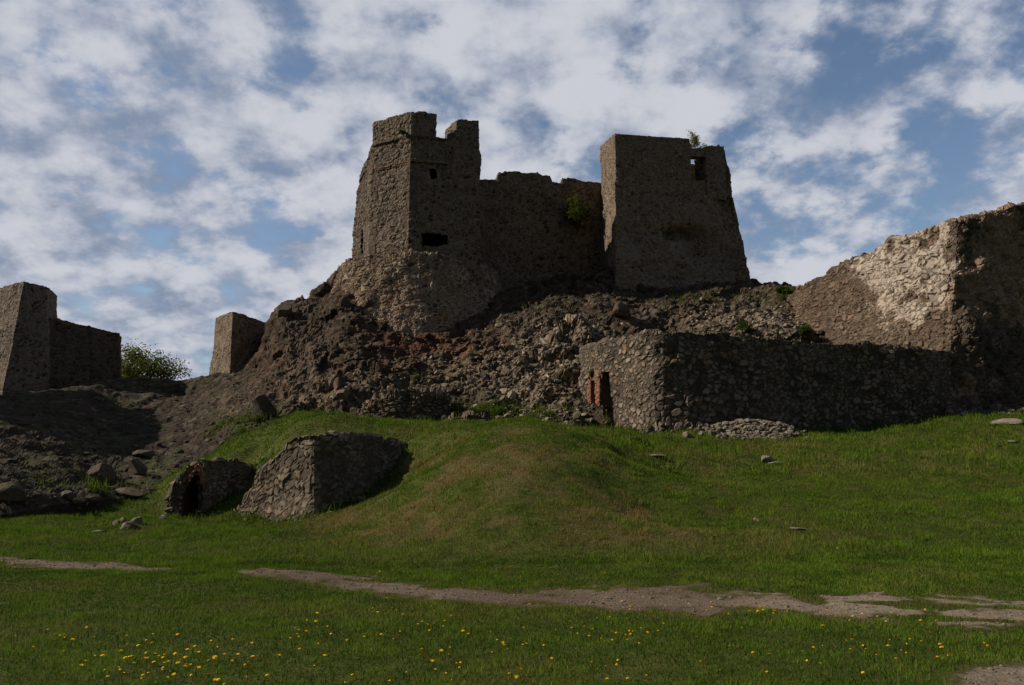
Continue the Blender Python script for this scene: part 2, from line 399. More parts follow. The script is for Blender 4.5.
def ground_mat():
    m, nt, b = new_mat('meadow soil and turf'); g = G(nt)
    n = g.noise(3, 6, 0.65); n2 = g.noise(0.35, 4)
    c = g.mix(g.rng(n, 0.35, 0.7), (0.036, 0.046, 0.005), (0.07, 0.075, 0.012))
    c = g.mix(g.math('MULTIPLY', g.attr('dry'), 0.85), c, (0.095, 0.070, 0.030))
    g.put(b.inputs['Base Color'], c); g.bump(g.noise(20, 5, 0.7), 0.8, 0.05, b); return m
M_GROUND = ground_mat()
def path_mat():
    m, nt, b = new_mat('trodden earth and gravel'); g = G(nt)
    c = g.mix(g.rng(g.noise(0.5, 4), 0.4, 0.6), (0.110, 0.074, 0.047), (0.155, 0.110, 0.073))
    c = g.mix(g.attr('sand'), c, (0.27, 0.21, 0.145))
    c = g.mix(g.math('MULTIPLY', g.attr('rust'), 0.7), c, (0.115, 0.064, 0.038))
    c = g.mix(g.math('MULTIPLY', g.rng(g.noise(9, 6, 0.7, (6, 1, 2)), 0.40, 0.68), 0.5), c, (0.085, 0.062, 0.042))
    c = g.mix(g.math('MULTIPLY', g.rng(g.noise(28, 4, 0.7), 0.42, 0.68), 0.5), c, (0.075, 0.057, 0.042))
    c = g.mix(g.math('MULTIPLY', g.rng(g.noise(55, 3, 0.6, (3, 3, 3)), 0.58, 0.7), 0.6), c, (0.38, 0.33, 0.27))
    # thin turf creeping in from the sides
    w = g.rng(g.math('ADD', g.attr('wear'), g.math('MULTIPLY', g.math('SUBTRACT', g.noise(6.5, 6, 0.75, (2, 9, 4)), 0.5), 1.6)), -0.05, 0.40)
    c = g.mix(w, g.mix(g.noise(12, 4), (0.040, 0.046, 0.008), (0.085, 0.068, 0.026)), c)
    g.put(b.inputs['Base Color'], c); g.bump(g.math('ADD', g.noise(40, 5, 0.7), g.noise(5, 4, 0.6)), 0.9, 0.04, b); return m
M_PATH = path_mat()
def leaf_mat(name, lo, hi, dry=(0.21, 0.14, 0.05), trans=0.35):
    m = bpy.data.materials.new(name); m.use_nodes = True; nt = m.node_tree; nt.nodes.clear(); g = G(nt)
    out = nt.nodes.new('ShaderNodeOutputMaterial'); d = nt.nodes.new('ShaderNodeBsdfDiffuse'); t = nt.nodes.new('ShaderNodeBsdfTranslucent')
    x = nt.nodes.new('ShaderNodeMixShader'); x.inputs[0].default_value = trans
    c = g.mix(g.attr('shade'), lo, hi); c = g.mix(g.attr('dry'), c, dry)
    g.put(d.inputs[0], c); g.put(t.inputs[0], c)
    g.l.new(d.outputs[0], x.inputs[1]); g.l.new(t.outputs[0], x.inputs[2]); g.l.new(x.outputs[0], out.inputs[0]); return m
M_GRASS = leaf_mat('meadow grass blades', (0.026, 0.062, 0.006), (0.104, 0.164, 0.016))
M_LEAF = leaf_mat('spring leaves', (0.065, 0.085, 0.014), (0.18, 0.19, 0.04))
M_IVY = leaf_mat('dark shrub leaves', (0.025, 0.045, 0.008), (0.07, 0.10, 0.016)); M_BUSH = leaf_mat('wall bush leaves', (0.025, 0.036, 0.006), (0.085, 0.105, 0.018))
def plain_mat(name, col, rough=0.9):
    m, nt, b = new_mat(name); g = G(nt)
    g.put(b.inputs['Base Color'], g.mix(g.rng(g.noise(30, 3), 0.3, 0.7), tuple(v * 0.75 for v in col), col)); b.inputs['Roughness'].default_value = rough; return m
M_BARK = plain_mat('bark', (0.07, 0.052, 0.038)); M_PETAL = plain_mat('dandelion petals', (0.85, 0.50, 0.01)); M_STEM = plain_mat('dandelion stem', (0.10, 0.13, 0.035))

# ------------------------------------------------------------------ ground
CTRL = []
def gp(px, py, Y): CTRL.append(P(px, py, Y))
def gz(x, y, z): CTRL.append(np.array((x, y, z), float))
for y in (-25, -8, 0, 5, 9, 12.5):
    for x in (-40, -22, -11, -4, 4, 11, 22, 40): gz(x, y, 0)
for a in ((-250, 522, 24), (-100, 522, 24), (0, 522, 24), (60, 528, 21.5), (110, 527, 22), (0, 507, 29), (60, 505, 30), (110, 503, 31), (160, 516, 26),
          (200, 528, 22), (234, 520, 26.2), (247, 521, 25.6), (263, 522, 25.1), (284, 522, 24.5), (300, 522, 24.0), (313, 521, 23.7), (335, 514, 24.2), (355, 504, 25.0), (170, 524, 27.0), (185, 523, 27.4), (198, 519, 27.7), (214, 509, 28.2), (235, 501, 28.9), (250, 494, 29.6), (215, 526, 24.5), (270, 530, 21), (330, 545, 17), (420, 552, 15.3), (450, 530, 16.6), (540, 556, 14.6), (640, 556, 14.6), (750, 557, 14.5), (880, 560, 14.0), (1000, 562, 13.8), (1150, 562, 13.8),
          (378, 490, 25.6), (396, 470, 26.3), (405, 455, 27.5), (428, 490, 21.0), (420, 440, 28), (462, 500, 18.8), (470, 441, 24.6), (460, 430, 30), (520, 431, 24.2), (560, 431.5, 24.2), (540, 427, 30), (540, 470, 19.8), (540, 510, 17.0), (600, 440, 26.0), (650, 470, 25.3),
          (640, 510, 19.2), (700, 530, 17), (790, 536, 16.6), (740, 500, 20.5), (820, 505, 20), (600, 434, 34.5), (650, 437, 34.3), (720, 437, 35), (800, 434, 36), (880, 430, 37), (950, 418, 38), (1020, 416, 38), (1150, 414, 38.5),
          (700, 470, 26.5), (850, 470, 26.5), (1000, 470, 26.5), (1150, 470, 26.5), (930, 520, 18.6), (1060, 520, 18.6),
          (250, 460, 32), (225, 459, 32), (240, 440, 35), (285, 432, 31.5), (320, 427, 31), (380, 426, 32), (290, 417, 37.5), (205, 462, 33), (120, 494, 37), (150, 488, 35), (60, 494, 38), (0, 496, 38), (350, 420, 37), (400, 424, 38), (460, 422, 38), (520, 424, 38), (175, 495, 31)):
    gp(*a)
for y, z in ((48, 4.2), (65, 4.5), (90, 3), (130, 0)):
    for x in (-60, -30, -10, 10, 30, 60): gz(x, y, z if y > 50 or abs(x) < 40 else z * .6)
for x in (-60, -45): gz(x, 30, 0.3); gz(x, 15, 0)
for x in (45, 62): gz(x, 15, 0.1); gz(x, 26, 1.4); gz(x, 38, 3.6)
CTRL = np.array(CTRL)
def _tps(r2): return 0.5 * r2 * np.log(np.maximum(r2, 1e-9))
_n = len(CTRL); _d = ((CTRL[:, None, :2] - CTRL[None, :, :2]) ** 2).sum(-1)
_A = np.zeros((_n + 3, _n + 3)); _A[:_n, :_n] = _tps(_d) + np.eye(_n) * 0.15; _A[:_n, _n] = 1; _A[:_n, _n + 1:] = CTRL[:, :2]; _A[_n:, :_n] = _A[:_n, _n:].T
_w = np.linalg.solve(_A, np.concatenate([CTRL[:, 2], np.zeros(3)]))
def hgt(x, y):
    x = np.atleast_1d(np.asarray(x, float)); y = np.atleast_1d(np.asarray(y, float)); out = np.empty(x.shape)
    xf, yf, of = x.ravel(), y.ravel(), out.reshape(-1)
    for s in range(0, len(xf), 40000):
        a, b = xf[s:s + 40000], yf[s:s + 40000]
        r2 = (a[:, None] - CTRL[None, :, 0]) ** 2 + (b[:, None] - CTRL[None, :, 1]) ** 2
        z = _tps(r2) @ _w[:_n] + _w[_n] + _w[_n + 1] * a + _w[_n + 2] * b
        far = sstep(70, 130, np.maximum(np.abs(a) * 1.3, np.abs(b - 20)))
        p = np.stack([a, b, 0 * a], 1)
        rough = 0.25 + 0.75 * sstep(13.5, 19, b)
        z = z * (1 - far) + rough * (0.15 * fbm(p, 2.0, 2, 3) + 0.09 * fbm(p * (1, .6, 1), 0.7, 2, 5))
        of[s:s + 40000] = z
    return out
def axis(segs):
    out = []
    for a, b, d in segs: out += list(np.arange(a, b, d))
    return np.array(out + [segs[-1][1]])
gx = axis([(-420, -60, 40), (-60, -32, 1.0), (-32, 32, 0.16), (32, 60, 1.0), (60, 420, 40)])
gy = axis([(-300, -20, 35), (-20, 3, 1.0), (3, 40, 0.14), (40, 70, 1.0), (70, 420, 35)])
XX, YY = np.meshgrid(gx, gy, indexing='ij'); ZZ = hgt(XX.ravel(), YY.ravel())
GV = np.stack([XX.ravel(), YY.ravel(), ZZ], 1); GF = grid_faces(len(gx), len(gy))
def dryness(V):
    px, py = to_px(V); ok = V[:, 1] > 3
    d = 0.62 * blob(px, py, 535, 515, 110, 36) + 0.32 * blob(px, py, 510, 455, 70, 22) + 0.6 * blob(px, py, 430, 490, 50, 40) + 0.55 * blob(px, py, 350, 525, 70, 22) + 0.5 * blob(px, py, 650, 525, 60, 22) + 0.45 * blob(px, py, 520, 450, 80, 20) \
        + 0.35 * blob(px, py, 850, 450, 70, 14) + 0.35 * blob(px, py, 960, 450, 60, 25) + 0.4 * blob(px, py, 770, 540, 60, 16) + 0.3 * blob(px, py, 700, 470, 90, 40)
    n = fbm(V, 1.3, 4, 61, 0.6); n2 = fbm(V, 0.35, 3, 66, 0.6)
    near = 0.16 * sstep(0.1, 0.5, fbm(V, 1.6, 3, 71))
    return np.where(ok, np.clip(d * sstep(-0.25, 0.35, n) * 1.25 * (0.55 + 0.8 * sstep(-.2, .3, n2)) + near, 0, 1), 0)
PATH_PTS = [(-60, 557, 4), (0, 559, 4.5), (90, 562, 4.5), (165, 566, 3.5), (205, 570, 2.0), (250, 575, 4.5), (330, 579, 7), (410, 584, 7.5), (455, 589, 8.0), (520, 591, 9), (600, 594, 11), (690, 599, 12), (760, 602, 12), (830, 607, 11.5), (900, 612, 10.5), (960, 616, 11), (1024, 620, 9), (1110, 627, 9)]
def flat_pt(px, py):
    dx = (px - CX) / FPX; dz = (CY - py) / FPX; d = CP - dz * SP; Y = -EYE * d / (SP + dz * CP); return dx * Y / d, Y
def path_field(x, y):
    V = np.stack([x, y, 0 * x], 1); px, py = to_px(V)
    A = np.array(PATH_PTS, float)
    c = np.interp(px, A[:, 0], A[:, 1]); hw = np.interp(px, A[:, 0], A[:, 2])
    n = fbm(V, 0.7, 4, 21, 0.6); n2 = fbm(V, 0.25, 3, 25, 0.6)
    f = 0.95 - np.abs(py - c) / (hw * .92) + 0.85 * n + 0.75 * n2
    # second, fainter tread and the grassy island between at the right
    c2 = np.interp(px, [700, 850, 940, 1024, 1110], [592, 597, 600, 603, 607]); f2 = 0.75 - np.abs(py - c2) / 6.0 + 0.9 * n + 0.5 * n2 - sstep(830, 780, px) * 3
    f = np.maximum(f, np.where(px > 700, f2, -1))
    f = f - .5 * sstep(0.15, 0.5, fbm(V, 0.45, 3, 33)) * sstep(700, 850, px)
    f = f - (.35 + .4 * sstep(760, 900, px)) * sstep(0.05, 0.42, fbm(V * (.6, 1, 1), 0.32, 3, 43)) - 1.5 * sstep(40, 20, np.abs(px - 205))
    f = np.maximum(f, 1.2 - np.hypot((px - 1015) / 42, (py - 680) / 14) + 0.4 * n)
    return f, px, py
def _gdry():
    d = dryness(GV); m = (GV[:, 1] > 5) & (GV[:, 1] < 16) & (np.abs(GV[:, 0]) < 14); f = path_field(GV[m, 0], GV[m, 1])[0]
    d[m] = np.maximum(d[m], sstep(-.7, 0.0, f)); return d
GDRY = _gdry()
ground = tag(mesh_obj('ground', GV, GF, M_GROUND, None, {'dry': GDRY}, True), kind='structure')
def on_ground(px, py, lo=4.0, hi=60.0):
    Ys = np.arange(lo, hi, 0.05); Pt = np.array([P(px, py, y) for y in Ys])
    g = Pt[:, 2] - hgt(Pt[:, 0], Pt[:, 1]); i = np.argmax(g < 0)
    return Pt[i] if (g < 0).any() else Pt[-1]

# path trodden across the meadow
xs = np.arange(-17, 17.5, 0.045); ys = np.arange(5.0, 15.5, 0.045)
PX, PY = np.meshgrid(xs, ys, indexing='ij'); pf, ppx, ppy = path_field(PX.ravel(), PY.ravel())
PV = np.stack([PX.ravel(), PY.ravel(), np.zeros(PX.size)], 1); PFc = grid_faces(len(xs), len(ys))
keep = pf[PFc].mean(1) > -0.45; PFc = PFc[keep]; used = np.unique(PFc); remap = np.full(len(PV), -1); remap[used] = np.arange(len(used))
PV = PV[used]; PFc = remap[PFc]; ppx = ppx[used]; ppy = ppy[used]; pfu = pf[used]
PV[:, 2] = hgt(PV[:, 0], PV[:, 1]) - 0.012 + 0.030 * sstep(-.45, .15, pfu) + 0.010 * fbm(PV, 0.12, 2, 8)
sand = np.clip(sstep(690, 800, ppx) * (0.7 + 0.5 * fbm(PV, 0.5, 3, 2)) + 0.25 * sstep(500, 430, ppx) * sstep(330, 400, ppx) + 0.35 * sstep(200, 0, ppx), 0, 1)
rust = np.clip(sstep(0.55, 0.1, pfu) * 0.8 * sstep(800, 600, ppx) + blob(ppx, ppy, 690, 588, 60, 5), 0, 1)
tag(mesh_obj('path', PV, PFc, M_PATH, None, {'sand': sand, 'rust': rust, 'wear': pfu}, True), kind='structure')

# ------------------------------------------------------------------ castle rock
HC = [  # photo column, then (row, distance) from the foot of the rock to its shoulder
    (-420, (505, 26), (470, 30), (420, 37), (385, 43), (370, 49), (365, 60)),
    (-160, (520, 22), (474, 26), (425, 31), (400, 37), (392, 46), (388, 60)),
    (0, (518, 26), (474, 29.5), (434, 34.5), (411, 40), (400, 48), (393, 60)),
    (60, (508, 28.5), (468, 33), (430, 39), (404, 45), (391, 51), (387, 62)),
    (120, (502, 31), (463, 38), (428, 45), (400, 50), (382, 54), (386, 62)),
    (200, (494, 33), (455, 39.5), (425, 45), (402, 49.5), (384, 53.5), (388, 62)),
    (245, (470, 35), (442, 39), (415, 43), (392, 48), (380, 53), (376, 60)),
    (268, (458, 37), (430, 40), (412, 43), (376, 48), (345, 54), (338, 60)),
    (282, (450, 37), (428, 40), (408, 43.5), (362, 48), (312, 54), (309, 60)),
    (312, (445, 38), (425, 41), (398, 44), (350, 49), (312, 55), (308, 60)),
    (326, (442, 38), (421, 41), (392, 45), (345, 50), (305, 55), (290, 60)),
    (340, (440, 38), (421, 41), (390, 45), (340, 49.5), (288, 54.5), (276, 58)),
    (365, (440, 38), (420, 41), (390, 45), (352, 49.5), (318, 53), (300, 57)),
    (400, (438, 38), (419, 41), (388, 45), (360, 49.3), (340, 51.8), (318, 56)),
    (450, (436, 38), (418, 41), (388, 45), (360, 49.3), (340, 51.8), (318, 56)),
    (500, (434, 38), (416, 41), (384, 45), (352, 49), (328, 52.5), (296, 57)),
    (550, (434, 38), (416, 41), (374, 45), (334, 49), (306, 53), (280, 59)),
    (600, (430, 40), (400, 43), (355, 46.5), (322, 50), (298, 53.5), (272, 57)),
    (650, (425, 42), (385, 44), (345, 47), (322, 50), (302, 53), (285, 58)),
    (700, (420, 43), (375, 45), (342, 48), (320, 51), (302, 54), (286, 60)),
    (750, (410, 44), (370, 46), (340, 48), (318, 51), (300, 55), (285, 60)),
    (790, (405, 44), (370, 46), (341, 48), (320, 51), (302, 54), (291, 58)),
    (850, (400, 45), (368, 47), (344, 49), (325, 51), (306, 54), (297, 58)),
    (960, (400, 46), (372, 48), (352, 50), (340, 53), (330, 57), (325, 62)),
    (1200, (400, 47), (375, 50), (360, 53), (352, 56), (348, 60), (345, 66))]
hpx = np.arange(-400, 1190, 1.6)
ctrl_px = [c[0] for c in HC]; ker = np.exp(-0.5 * (np.arange(-8, 9) / 4.0) ** 2); ker /= ker.sum()
def sm(v): return np.convolve(np.pad(v, 8, 'edge'), ker, 'valid')
rows = []
for k in range(1, 7):
    py = sm(np.interp(hpx, ctrl_px, [c[k][0] for c in HC])); Y = sm(np.interp(hpx, ctrl_px, [c[k][1] for c in HC]))
    rows.append(np.stack([P(a, b, c) for a, b, c in zip(hpx, py, Y)], 0))
foot = rows[0].copy(); foot[:, 2] -= 2.0; foot[:, 1] -= 0.4
back1 = rows[-1].copy(); back1[:, 1] += 14; back1[:, 0] *= 1.2
back2 = back1.copy(); back2[:, 1] += 25; back2[:, 2] = 0
rows = [foot] + rows + [back1, back2]; segn = [8, 34, 40, 44, 46, 44, 24, 8]
pts = []
for k, n in enumerate(segn):
    for j in range(n + (k == len(segn) - 1)):
        t = j / n; pts.append(rows[k] * (1 - t) + rows[k + 1] * t)
HV = np.stack(pts, 1); nH = HV.shape[1]
HVf = HV.reshape(-1, 3); HF = grid_faces(len(hpx), nH)
HN = normals(HVf, [HF])
big = fbm(HVf, 4.5, 3, 101); mid = 1 - np.abs(fbm(HVf * (1, 1, 0.8), 1.7, 4, 105, 0.55)) * 2; small = fbm(HVf, 0.45, 3, 111, 0.6)
warp = HVf + 0.35 * np.stack([vnoise(HVf / .6, 5), vnoise(HVf / .6, 6), vnoise(HVf / .6, 7)], 1)
c1, c2, cid = cells(warp / 0.85, 121); d1, d2, did = cells(warp / 0.36 * (1, 1, 1.2), 131)
hp0, hq0 = to_px(HVf)
scree = sstep(300, 200, hp0); calm = (1 - .35 * sstep(240, 160, hp0)) * sstep(0, 3, np.abs(HVf[:, 1] - 200))
gul = 1 - 2 * np.abs(fbm(HVf * (1, 1, .25), 2.2, 3, 181)); rockm = 0.25 + 0.75 * sstep(-.1, .35, fbm(HVf, 3.0, 2, 171))
nearT = np.exp(-((hp0 - 440) / 85) ** 4) * sstep(345, 325, hq0)
disp = 0.8 * big * (1 - .8 * nearT) + 0.24 * mid + 0.16 * small + 0.24 * gul + (0.50 * crag(HVf / 1.5 * (1, 1, 1.2), 191) + .22 * crag(HVf / .6 * (1, 1, 1.3), 195)) * (.25 + .75 * rockm) * sstep(215, 330, hp0) + 0.06 * (np.clip((c2 - c1) / .4, 0, 1) - .5) * (0.5 + cid) * rockm + 0.035 * (np.clip((d2 - d1) / .35, 0, 1) - .5) * (0.4 + did)
HW = HVf + HN * (disp * calm)[:, None]
hp, hq = to_px(HW)
edge = np.minimum((c2 - c1) * 1.6, (d2 - d1))
redz = np.clip(blob(hp, hq, 450, 345, 55, 13) * 1.2 + 0.6 * blob(hp, hq, 395, 350, 30, 20) + 0.7 * blob(hp, hq, 345, 290, 16, 18) + 0.4 * blob(hp, hq, 270, 370, 22, 40), 0, 1)
tanz = np.clip(blob(hp, hq, 455, 375, 60, 18) + 0.7 * blob(hp, hq, 330, 395, 60, 18) + 0.6 * blob(hp, hq, 235, 410, 30, 15) + 0.5 * blob(hp, hq, 390, 395, 60, 20) + .6 * blob(hp, hq, 300, 370, 30, 45), 0, 1)
palez = np.clip(blob(hp, hq, 545, 375, 48, 45) * 1.2 + 0.9 * blob(hp, hq, 770, 322, 60, 16) + .5 * blob(hp, hq, 690, 318, 50, 10) + 0.5 * blob(hp, hq, 335, 385, 8, 12), 0, 1)
greenz = np.clip(blob(hp, hq, 500, 415, 70, 12) + blob(hp, hq, 590, 262, 40, 6) + .8 * blob(hp, hq, 800, 298, 30, 12) + .7 * blob(hp, hq, 430, 372, 0.1, .1) + .7 * blob(hp, hq, 260, 425, 50, 12) + .35 * blob(hp, hq, 60, 470, 60, 20), 0, 1) * sstep(-.3, .2, fbm(HVf, 0.8, 3, 141))
rocky_hill = tag(mesh_obj('rocky_hill', HW, HF, M_ROCK, None, {'tone': did, 'joint': 1 - sstep(.02, .24, edge), 'earth': sstep(262, 170, hp + 30 * fbm(HVf, 2.5, 3, 151)) * .9, 'red': redz, 'tan': tanz, 'pale': palez, 'green': greenz}), kind='structure')  # 'earth' masks the left bank, painted darker for soil and shade
HILL_BVH = BVHTree.FromPolygons([tuple(v) for v in HW.tolist()], HF.tolist())
def on_hill(px, py):
    a = P(px, py, 1.0); o = Vector((0, 0, EYE)); d = (Vector(a) - o).normalized(); h = HILL_BVH.ray_cast(o, d)
    return h[0], h[1]

# ------------------------------------------------------------------ polygonal tower
TA, TB, TC, TD, TE, TF = (355, 58.8), (371, 55.7), (409, 54), (479, 55.2), (474, 66), (372, 67)
def ring(py_at_C, spread=0.0, sel=(TA, TB, TC, TD, TE, TF)):
    """ring of the tower's corners at the height seen at row py on its nearest corner"""
    z = P(TC[0], py_at_C, TC[1])[2]; out = []
    for px, Y in sel:
        p = P(px, 215, Y); p[2] = z; out.append(p)
    c = np.mean(out, axis=0)
    return [np.append(c[:2] + (p - c)[:2] * (1 + spread), z) for p in out]
t = thing('polygonal_tower', tuple(P(425, 330, 60)), 'many sided ruined stone tower with broken battlements on a round rubble base', 'tower')
low = ring(296, 0.03); up = ring(134)
# the left side has lost its top: a falling line from the battlements
up[0][2] = P(355, 196, TA[1])[2]; up[5][2] -= 2.5
V, F = prism(low, up, 0.07)
V, F = cut(V, F, [(430, 168.5, 436.5, 179), (421.5, 233.5, 441, 246.5), (441, 235.5, 448, 245), (361, 229, 363.2, 254)])
def top_poly(V):
    return np.interp(to_px(V)[0], [350, 356, 371, 382, 500], [up[0][2], up[0][2], up[1][2], up[2][2], up[2][2]])
masonry('wall', (V, F), M_TOWER, t, stone=0.40, amp=0.075, wob=0.14, ragged=0.2, seed=3, topz=top_poly)
# round battered base
c0 = np.mean(ring(268), axis=0); bt, tp = [], []
for k in range(44):
    a = math.pi * (0.96 + 1.12 * k / 43)
    for lst, z, r in ((bt, P(425, 346, 52)[2], 8.1), (tp, P(409, 252, 54)[2], 6.2)):
        lst.append(np.array((c0[0] + 0.65 + r * math.cos(a), c0[1] + 0.3 + r * math.sin(a), z)))
masonry('base', prism(bt, tp, 0.07), M_TALUS, t, stone=0.46, amp=0.10, wob=0.22, ragged=0.4, seed=5, rag_h=1.2)
# battlement block over corner C, and the chimney-like merlon
def slab(name, pts_b, pts_t, mat, parent, **k): return masonry(name, prism(pts_b, pts_t, 0.085), mat, parent, **k)
def quad_px(items): return [P(*i) for i in items]
B = ring(141); Tt = ring(111.5)
def lerp(a, b, s): return a * (1 - s) + b * s
fb = [lerp(B[0], B[1], .97), B[1], B[2], lerp(B[2], B[3], .36)]; ftop = [lerp(Tt[0], Tt[1], .97), Tt[1], Tt[2], lerp(Tt[2], Tt[3], .36)]
ftop[2][2] += .05
offs = [(1.2, 1.0, 0), (1.2, 1.3, 0), (0.3, 1.7, 0), (-.5, 1.7, 0)]
inn = lambda L: [p + np.array(o_) for p, o_ in zip(L[::-1], offs[::-1])]
slab('parapet', fb + inn(fb), ftop + inn(ftop), M_TOWER, t, stone=0.3, ragged=0.12, wob=.06, seed=8, amp=.07)
m0 = lerp(B[2], B[3], .50); m1 = lerp(B[2], B[3], .99); n0 = lerp(Tt[2], Tt[3], .66); n1 = lerp(Tt[2], Tt[3], .955)
m0 = lerp(B[2], B[3], .655); offv = np.array((-1.0, 1.9, 0))
n0 = np.array((m0[0], m0[1], P(457, 118, m0[1])[2])); n1 = m1.copy(); n1[2] = P(476, 120, m1[1])[2]
slab('merlon', [m0, m1, m1 + offv, m0 + offv], [n0, n1, n1 + offv, n0 + offv], M_TOWER, t, stone=0.3, ragged=0.16, seed=9, amp=.06, wob=.08)
# projecting courses
def course(name, py, h, out, mat, sel, end=1.0, **k):
    b = ring(py + h, out)[sel]; tt = ring(py, out)[sel]
    if len(b) == 3: b[2] = lerp(b[1], b[2], end); tt[2] = lerp(tt[1], tt[2], end)
    return masonry(name, wall_solid(b, tt, (0.35, 1.1, 0), 0.08), mat, t, stone=0.28, amp=0.05, ragged=0.08, seed=12, **k)
course('string_course', 134.5, 2.0, 0.022, M_WALL, slice(1, 4), .5)
course('string_course', 159.0, 2.4, 0.026, M_TOWER, slice(1, 4), .62)
course('brick_course', 161.6, 1.5, 0.020, M_BRICK, slice(1, 3))
# sloped coping left on the falling left edge
a0, a1 = np.array(up[0]), np.array(up[1]); a0 = lerp(a0, a1, 0.15) + (.05, .1, 1.2); a1 = lerp(a1, a0, .05) + (0, 0, .2)
masonry('coping', wall_solid([a0 - (0, 0, .75), a1 - (0, 0, .75)], [a0, a1], (0.9, 1.3, 0), 0.085), M_TOWER, t, stone=.3, ragged=.2, seed=14, topz=local_top([a0, lerp(a0, a1, .5), a1]))
# dressed quoins down the two front corners
for i, (x0, x1) in ((1, (0.22, 0.16)), (2, (0.12, 0.10))):
    b = ring(252, 0.030); tt = ring(163, 0.010)
    q = lambda L: [lerp(L[i], L[i - 1], x0), L[i], lerp(L[i], L[i + 1], x1)]
    masonry('quoin', wall_solid(q(b), q(tt), (0.25, 0.9, 0), 0.09), M_PLAST, t, stone=0.55, amp=0.025, wob=0.04, ragged=0.05, seed=20 + i)
# window reveals: splayed stone linings behind the openings
def reveal(name, rect, Yf, depth, parent, mat, taper=0.8):
    x0, y0, x1, y1 = rect; f = [P(x0, y1, Yf), P(x1, y1, Yf), P(x1, y0, Yf), P(x0, y0, Yf)]
    c = np.mean(f, axis=0); d = np.array((0.25, 1, 0)) * depth
    bk = [c + (p - c) * taper + d for p in f]
    V = np.array(f + bk); F = np.array([(0, 4, 5, 1), (1, 5, 6, 2), (2, 6, 7, 3), (3, 7, 4, 0), (4, 7, 6, 5)])
    n = mesh_obj(name, V, F, mat, parent, {'tone': np.full(8, .4), 'joint': np.zeros(8)}); return n
reveal('window', (429.5, 168, 437, 179.5), 55.4, 1.2, t, M_WALL)
reveal('window', (420.5, 232.5, 449, 247.5), 55.6, 1.6, t, M_WALL)
reveal('arrow_slit', (360.6, 228.5, 363.6, 254.5), 59.4, 0.8, t, M_WALL)

# ------------------------------------------------------------------ curtain wall between the towers
top = [(478, 178), (496, 178.5), (497.5, 173), (506, 170.5), (530, 172), (550, 174.5), (552.5, 181), (561.5, 182.5), (562.5, 177), (580, 179), (602, 181)]
Yc = lambda px: 60.0 + (px - 480) * 0.028
ftp = [P(a, b, Yc(a)) for a, b in top]; fbt = [np.array((p[0], p[1] - .35, P(500, 300, 60)[2])) for p in ftp]
V, F = wall_solid(fbt, ftp, (-.3, 2.0, 0), 0.085)
cw = masonry('curtain_wall', (V, F), M_TOWER, None, stone=0.38, amp=0.055, wob=.28, ragged=0.16, seed=33, topz=local_top(resample(fbt, ftp, .2)[1]))
tag(cw, 'dark broken curtain wall joining the two castle towers, notched along its top', 'wall')

# ------------------------------------------------------------------ square tower
t = thing('square_tower', tuple(P(675, 300, 60)), 'tall square ruined tower with sunlit narrow side and a see-through window', 'tower')
zt = P(615, 181, 56)[2]
def sq(px, py, Y, z=None):
    p = P(px, py, Y)
    if z is not None: p[2] = z
    return p
bL, bC, bR = P(597.5, 300, 63.5), P(616, 300, 55.8), P(757, 300, 58.8); bz = P(616, 305, 56)[2]
uL, uC, uR = P(599.5, 181, 63.5), P(615.2, 181, 56), P(733, 181, 59.5)
for p in (bL, bC, bR): p[2] = bz
for p in (uL, uC, uR): p[2] = zt
b_ = [bL, bC, bR, bR + (-1.5, 9, 0), bL + (1, 3, 0)]; u_ = [uL, uC, uR, uR + (-2.0, 8.5, 0), uL + (1, 3, 0)]
V, F = prism(b_, u_, 0.07)
# the fallen patch of facing in the middle of the front
px_, py_ = to_px(V); N_ = normals(V, F); hole = np.clip(1.1 * blob(px_, py_, 683, 232, 20, 7) + .8 * blob(px_, py_, 700, 246, 22, 10) + .7 * blob(px_, py_, 716, 262, 20, 14) + .5 * blob(px_, py_, 730, 210, 10, 26), 0, 1) * (N_[:, 1] < -.3)
V = V - N_ * (1.3 * hole * (.7 + .6 * fbm(V, 1.2, 3, 77)))[:, None]
masonry('wall', (V, F), M_SQUARE, t, stone=0.32, flat=1.5, amp=0.06, wob=0.2, ragged=0.12, seed=41, plaster=[(.9, (632, 255, 22, 16)), (.9, (685, 246, 18, 9)), (.4, (606, 220, 8, 60)), (.3, (650, 190, 40, 30))])
def hpt(px, py, like):
    """point of the front plane above the tower's front edge"""
    s = (px - 615.2) / (733 - 615.2); Y = 56 + s * 3.5; return P(px, py, Y + .03)
zb = zt - 0.35
def block(name, fp, backv, seed, **k):
    bb = [np.array((p[0], p[1], zb)) for p in fp]
    return masonry(name, wall_solid(bb, fp, backv, 0.085), M_SQUARE, t, stone=0.26, flat=1.6, amp=0.065, wob=.12, ragged=0.13, seed=seed, topz=local_top(resample(bb, fp, .2)[1]), **k)
# left parapet block with its own deep, sunlit side
c_, r_, l_ = P(615, 133.5, 56.03), hpt(689.5, 139, 0), P(600.3, 146, 63.4)
masonry('parapet', prism([np.append(l_[:2], zb), np.append(c_[:2], zb), np.append(r_[:2], zb), np.append((r_ + (-1.6, 5, 0))[:2], zb), np.append((c_ + (2.6, 2.6, 0))[:2], zb), np.append((l_ + (2.2, .6, 0))[:2], zb)],
        [l_, c_, r_, r_ + (-1.6, 5, .0), c_ + (2.6, 2.6, .0), l_ + (2.2, .6, 0)], 0.085, cap=False), M_SQUARE, t, stone=0.26, flat=1.6, amp=0.065, wob=.12, ragged=0.13, seed=44)
block('window_jamb', [hpt(705.5, 146.5, 0), hpt(712, 145, 0), hpt(724, 145, 0)], (-.5, 1.6, 0), 46)
lint_b = [hpt(688, 156, 0), hpt(708, 157, 0)]; lint_t = [hpt(688, 147.5, 0), hpt(708, 147.5, 0)]
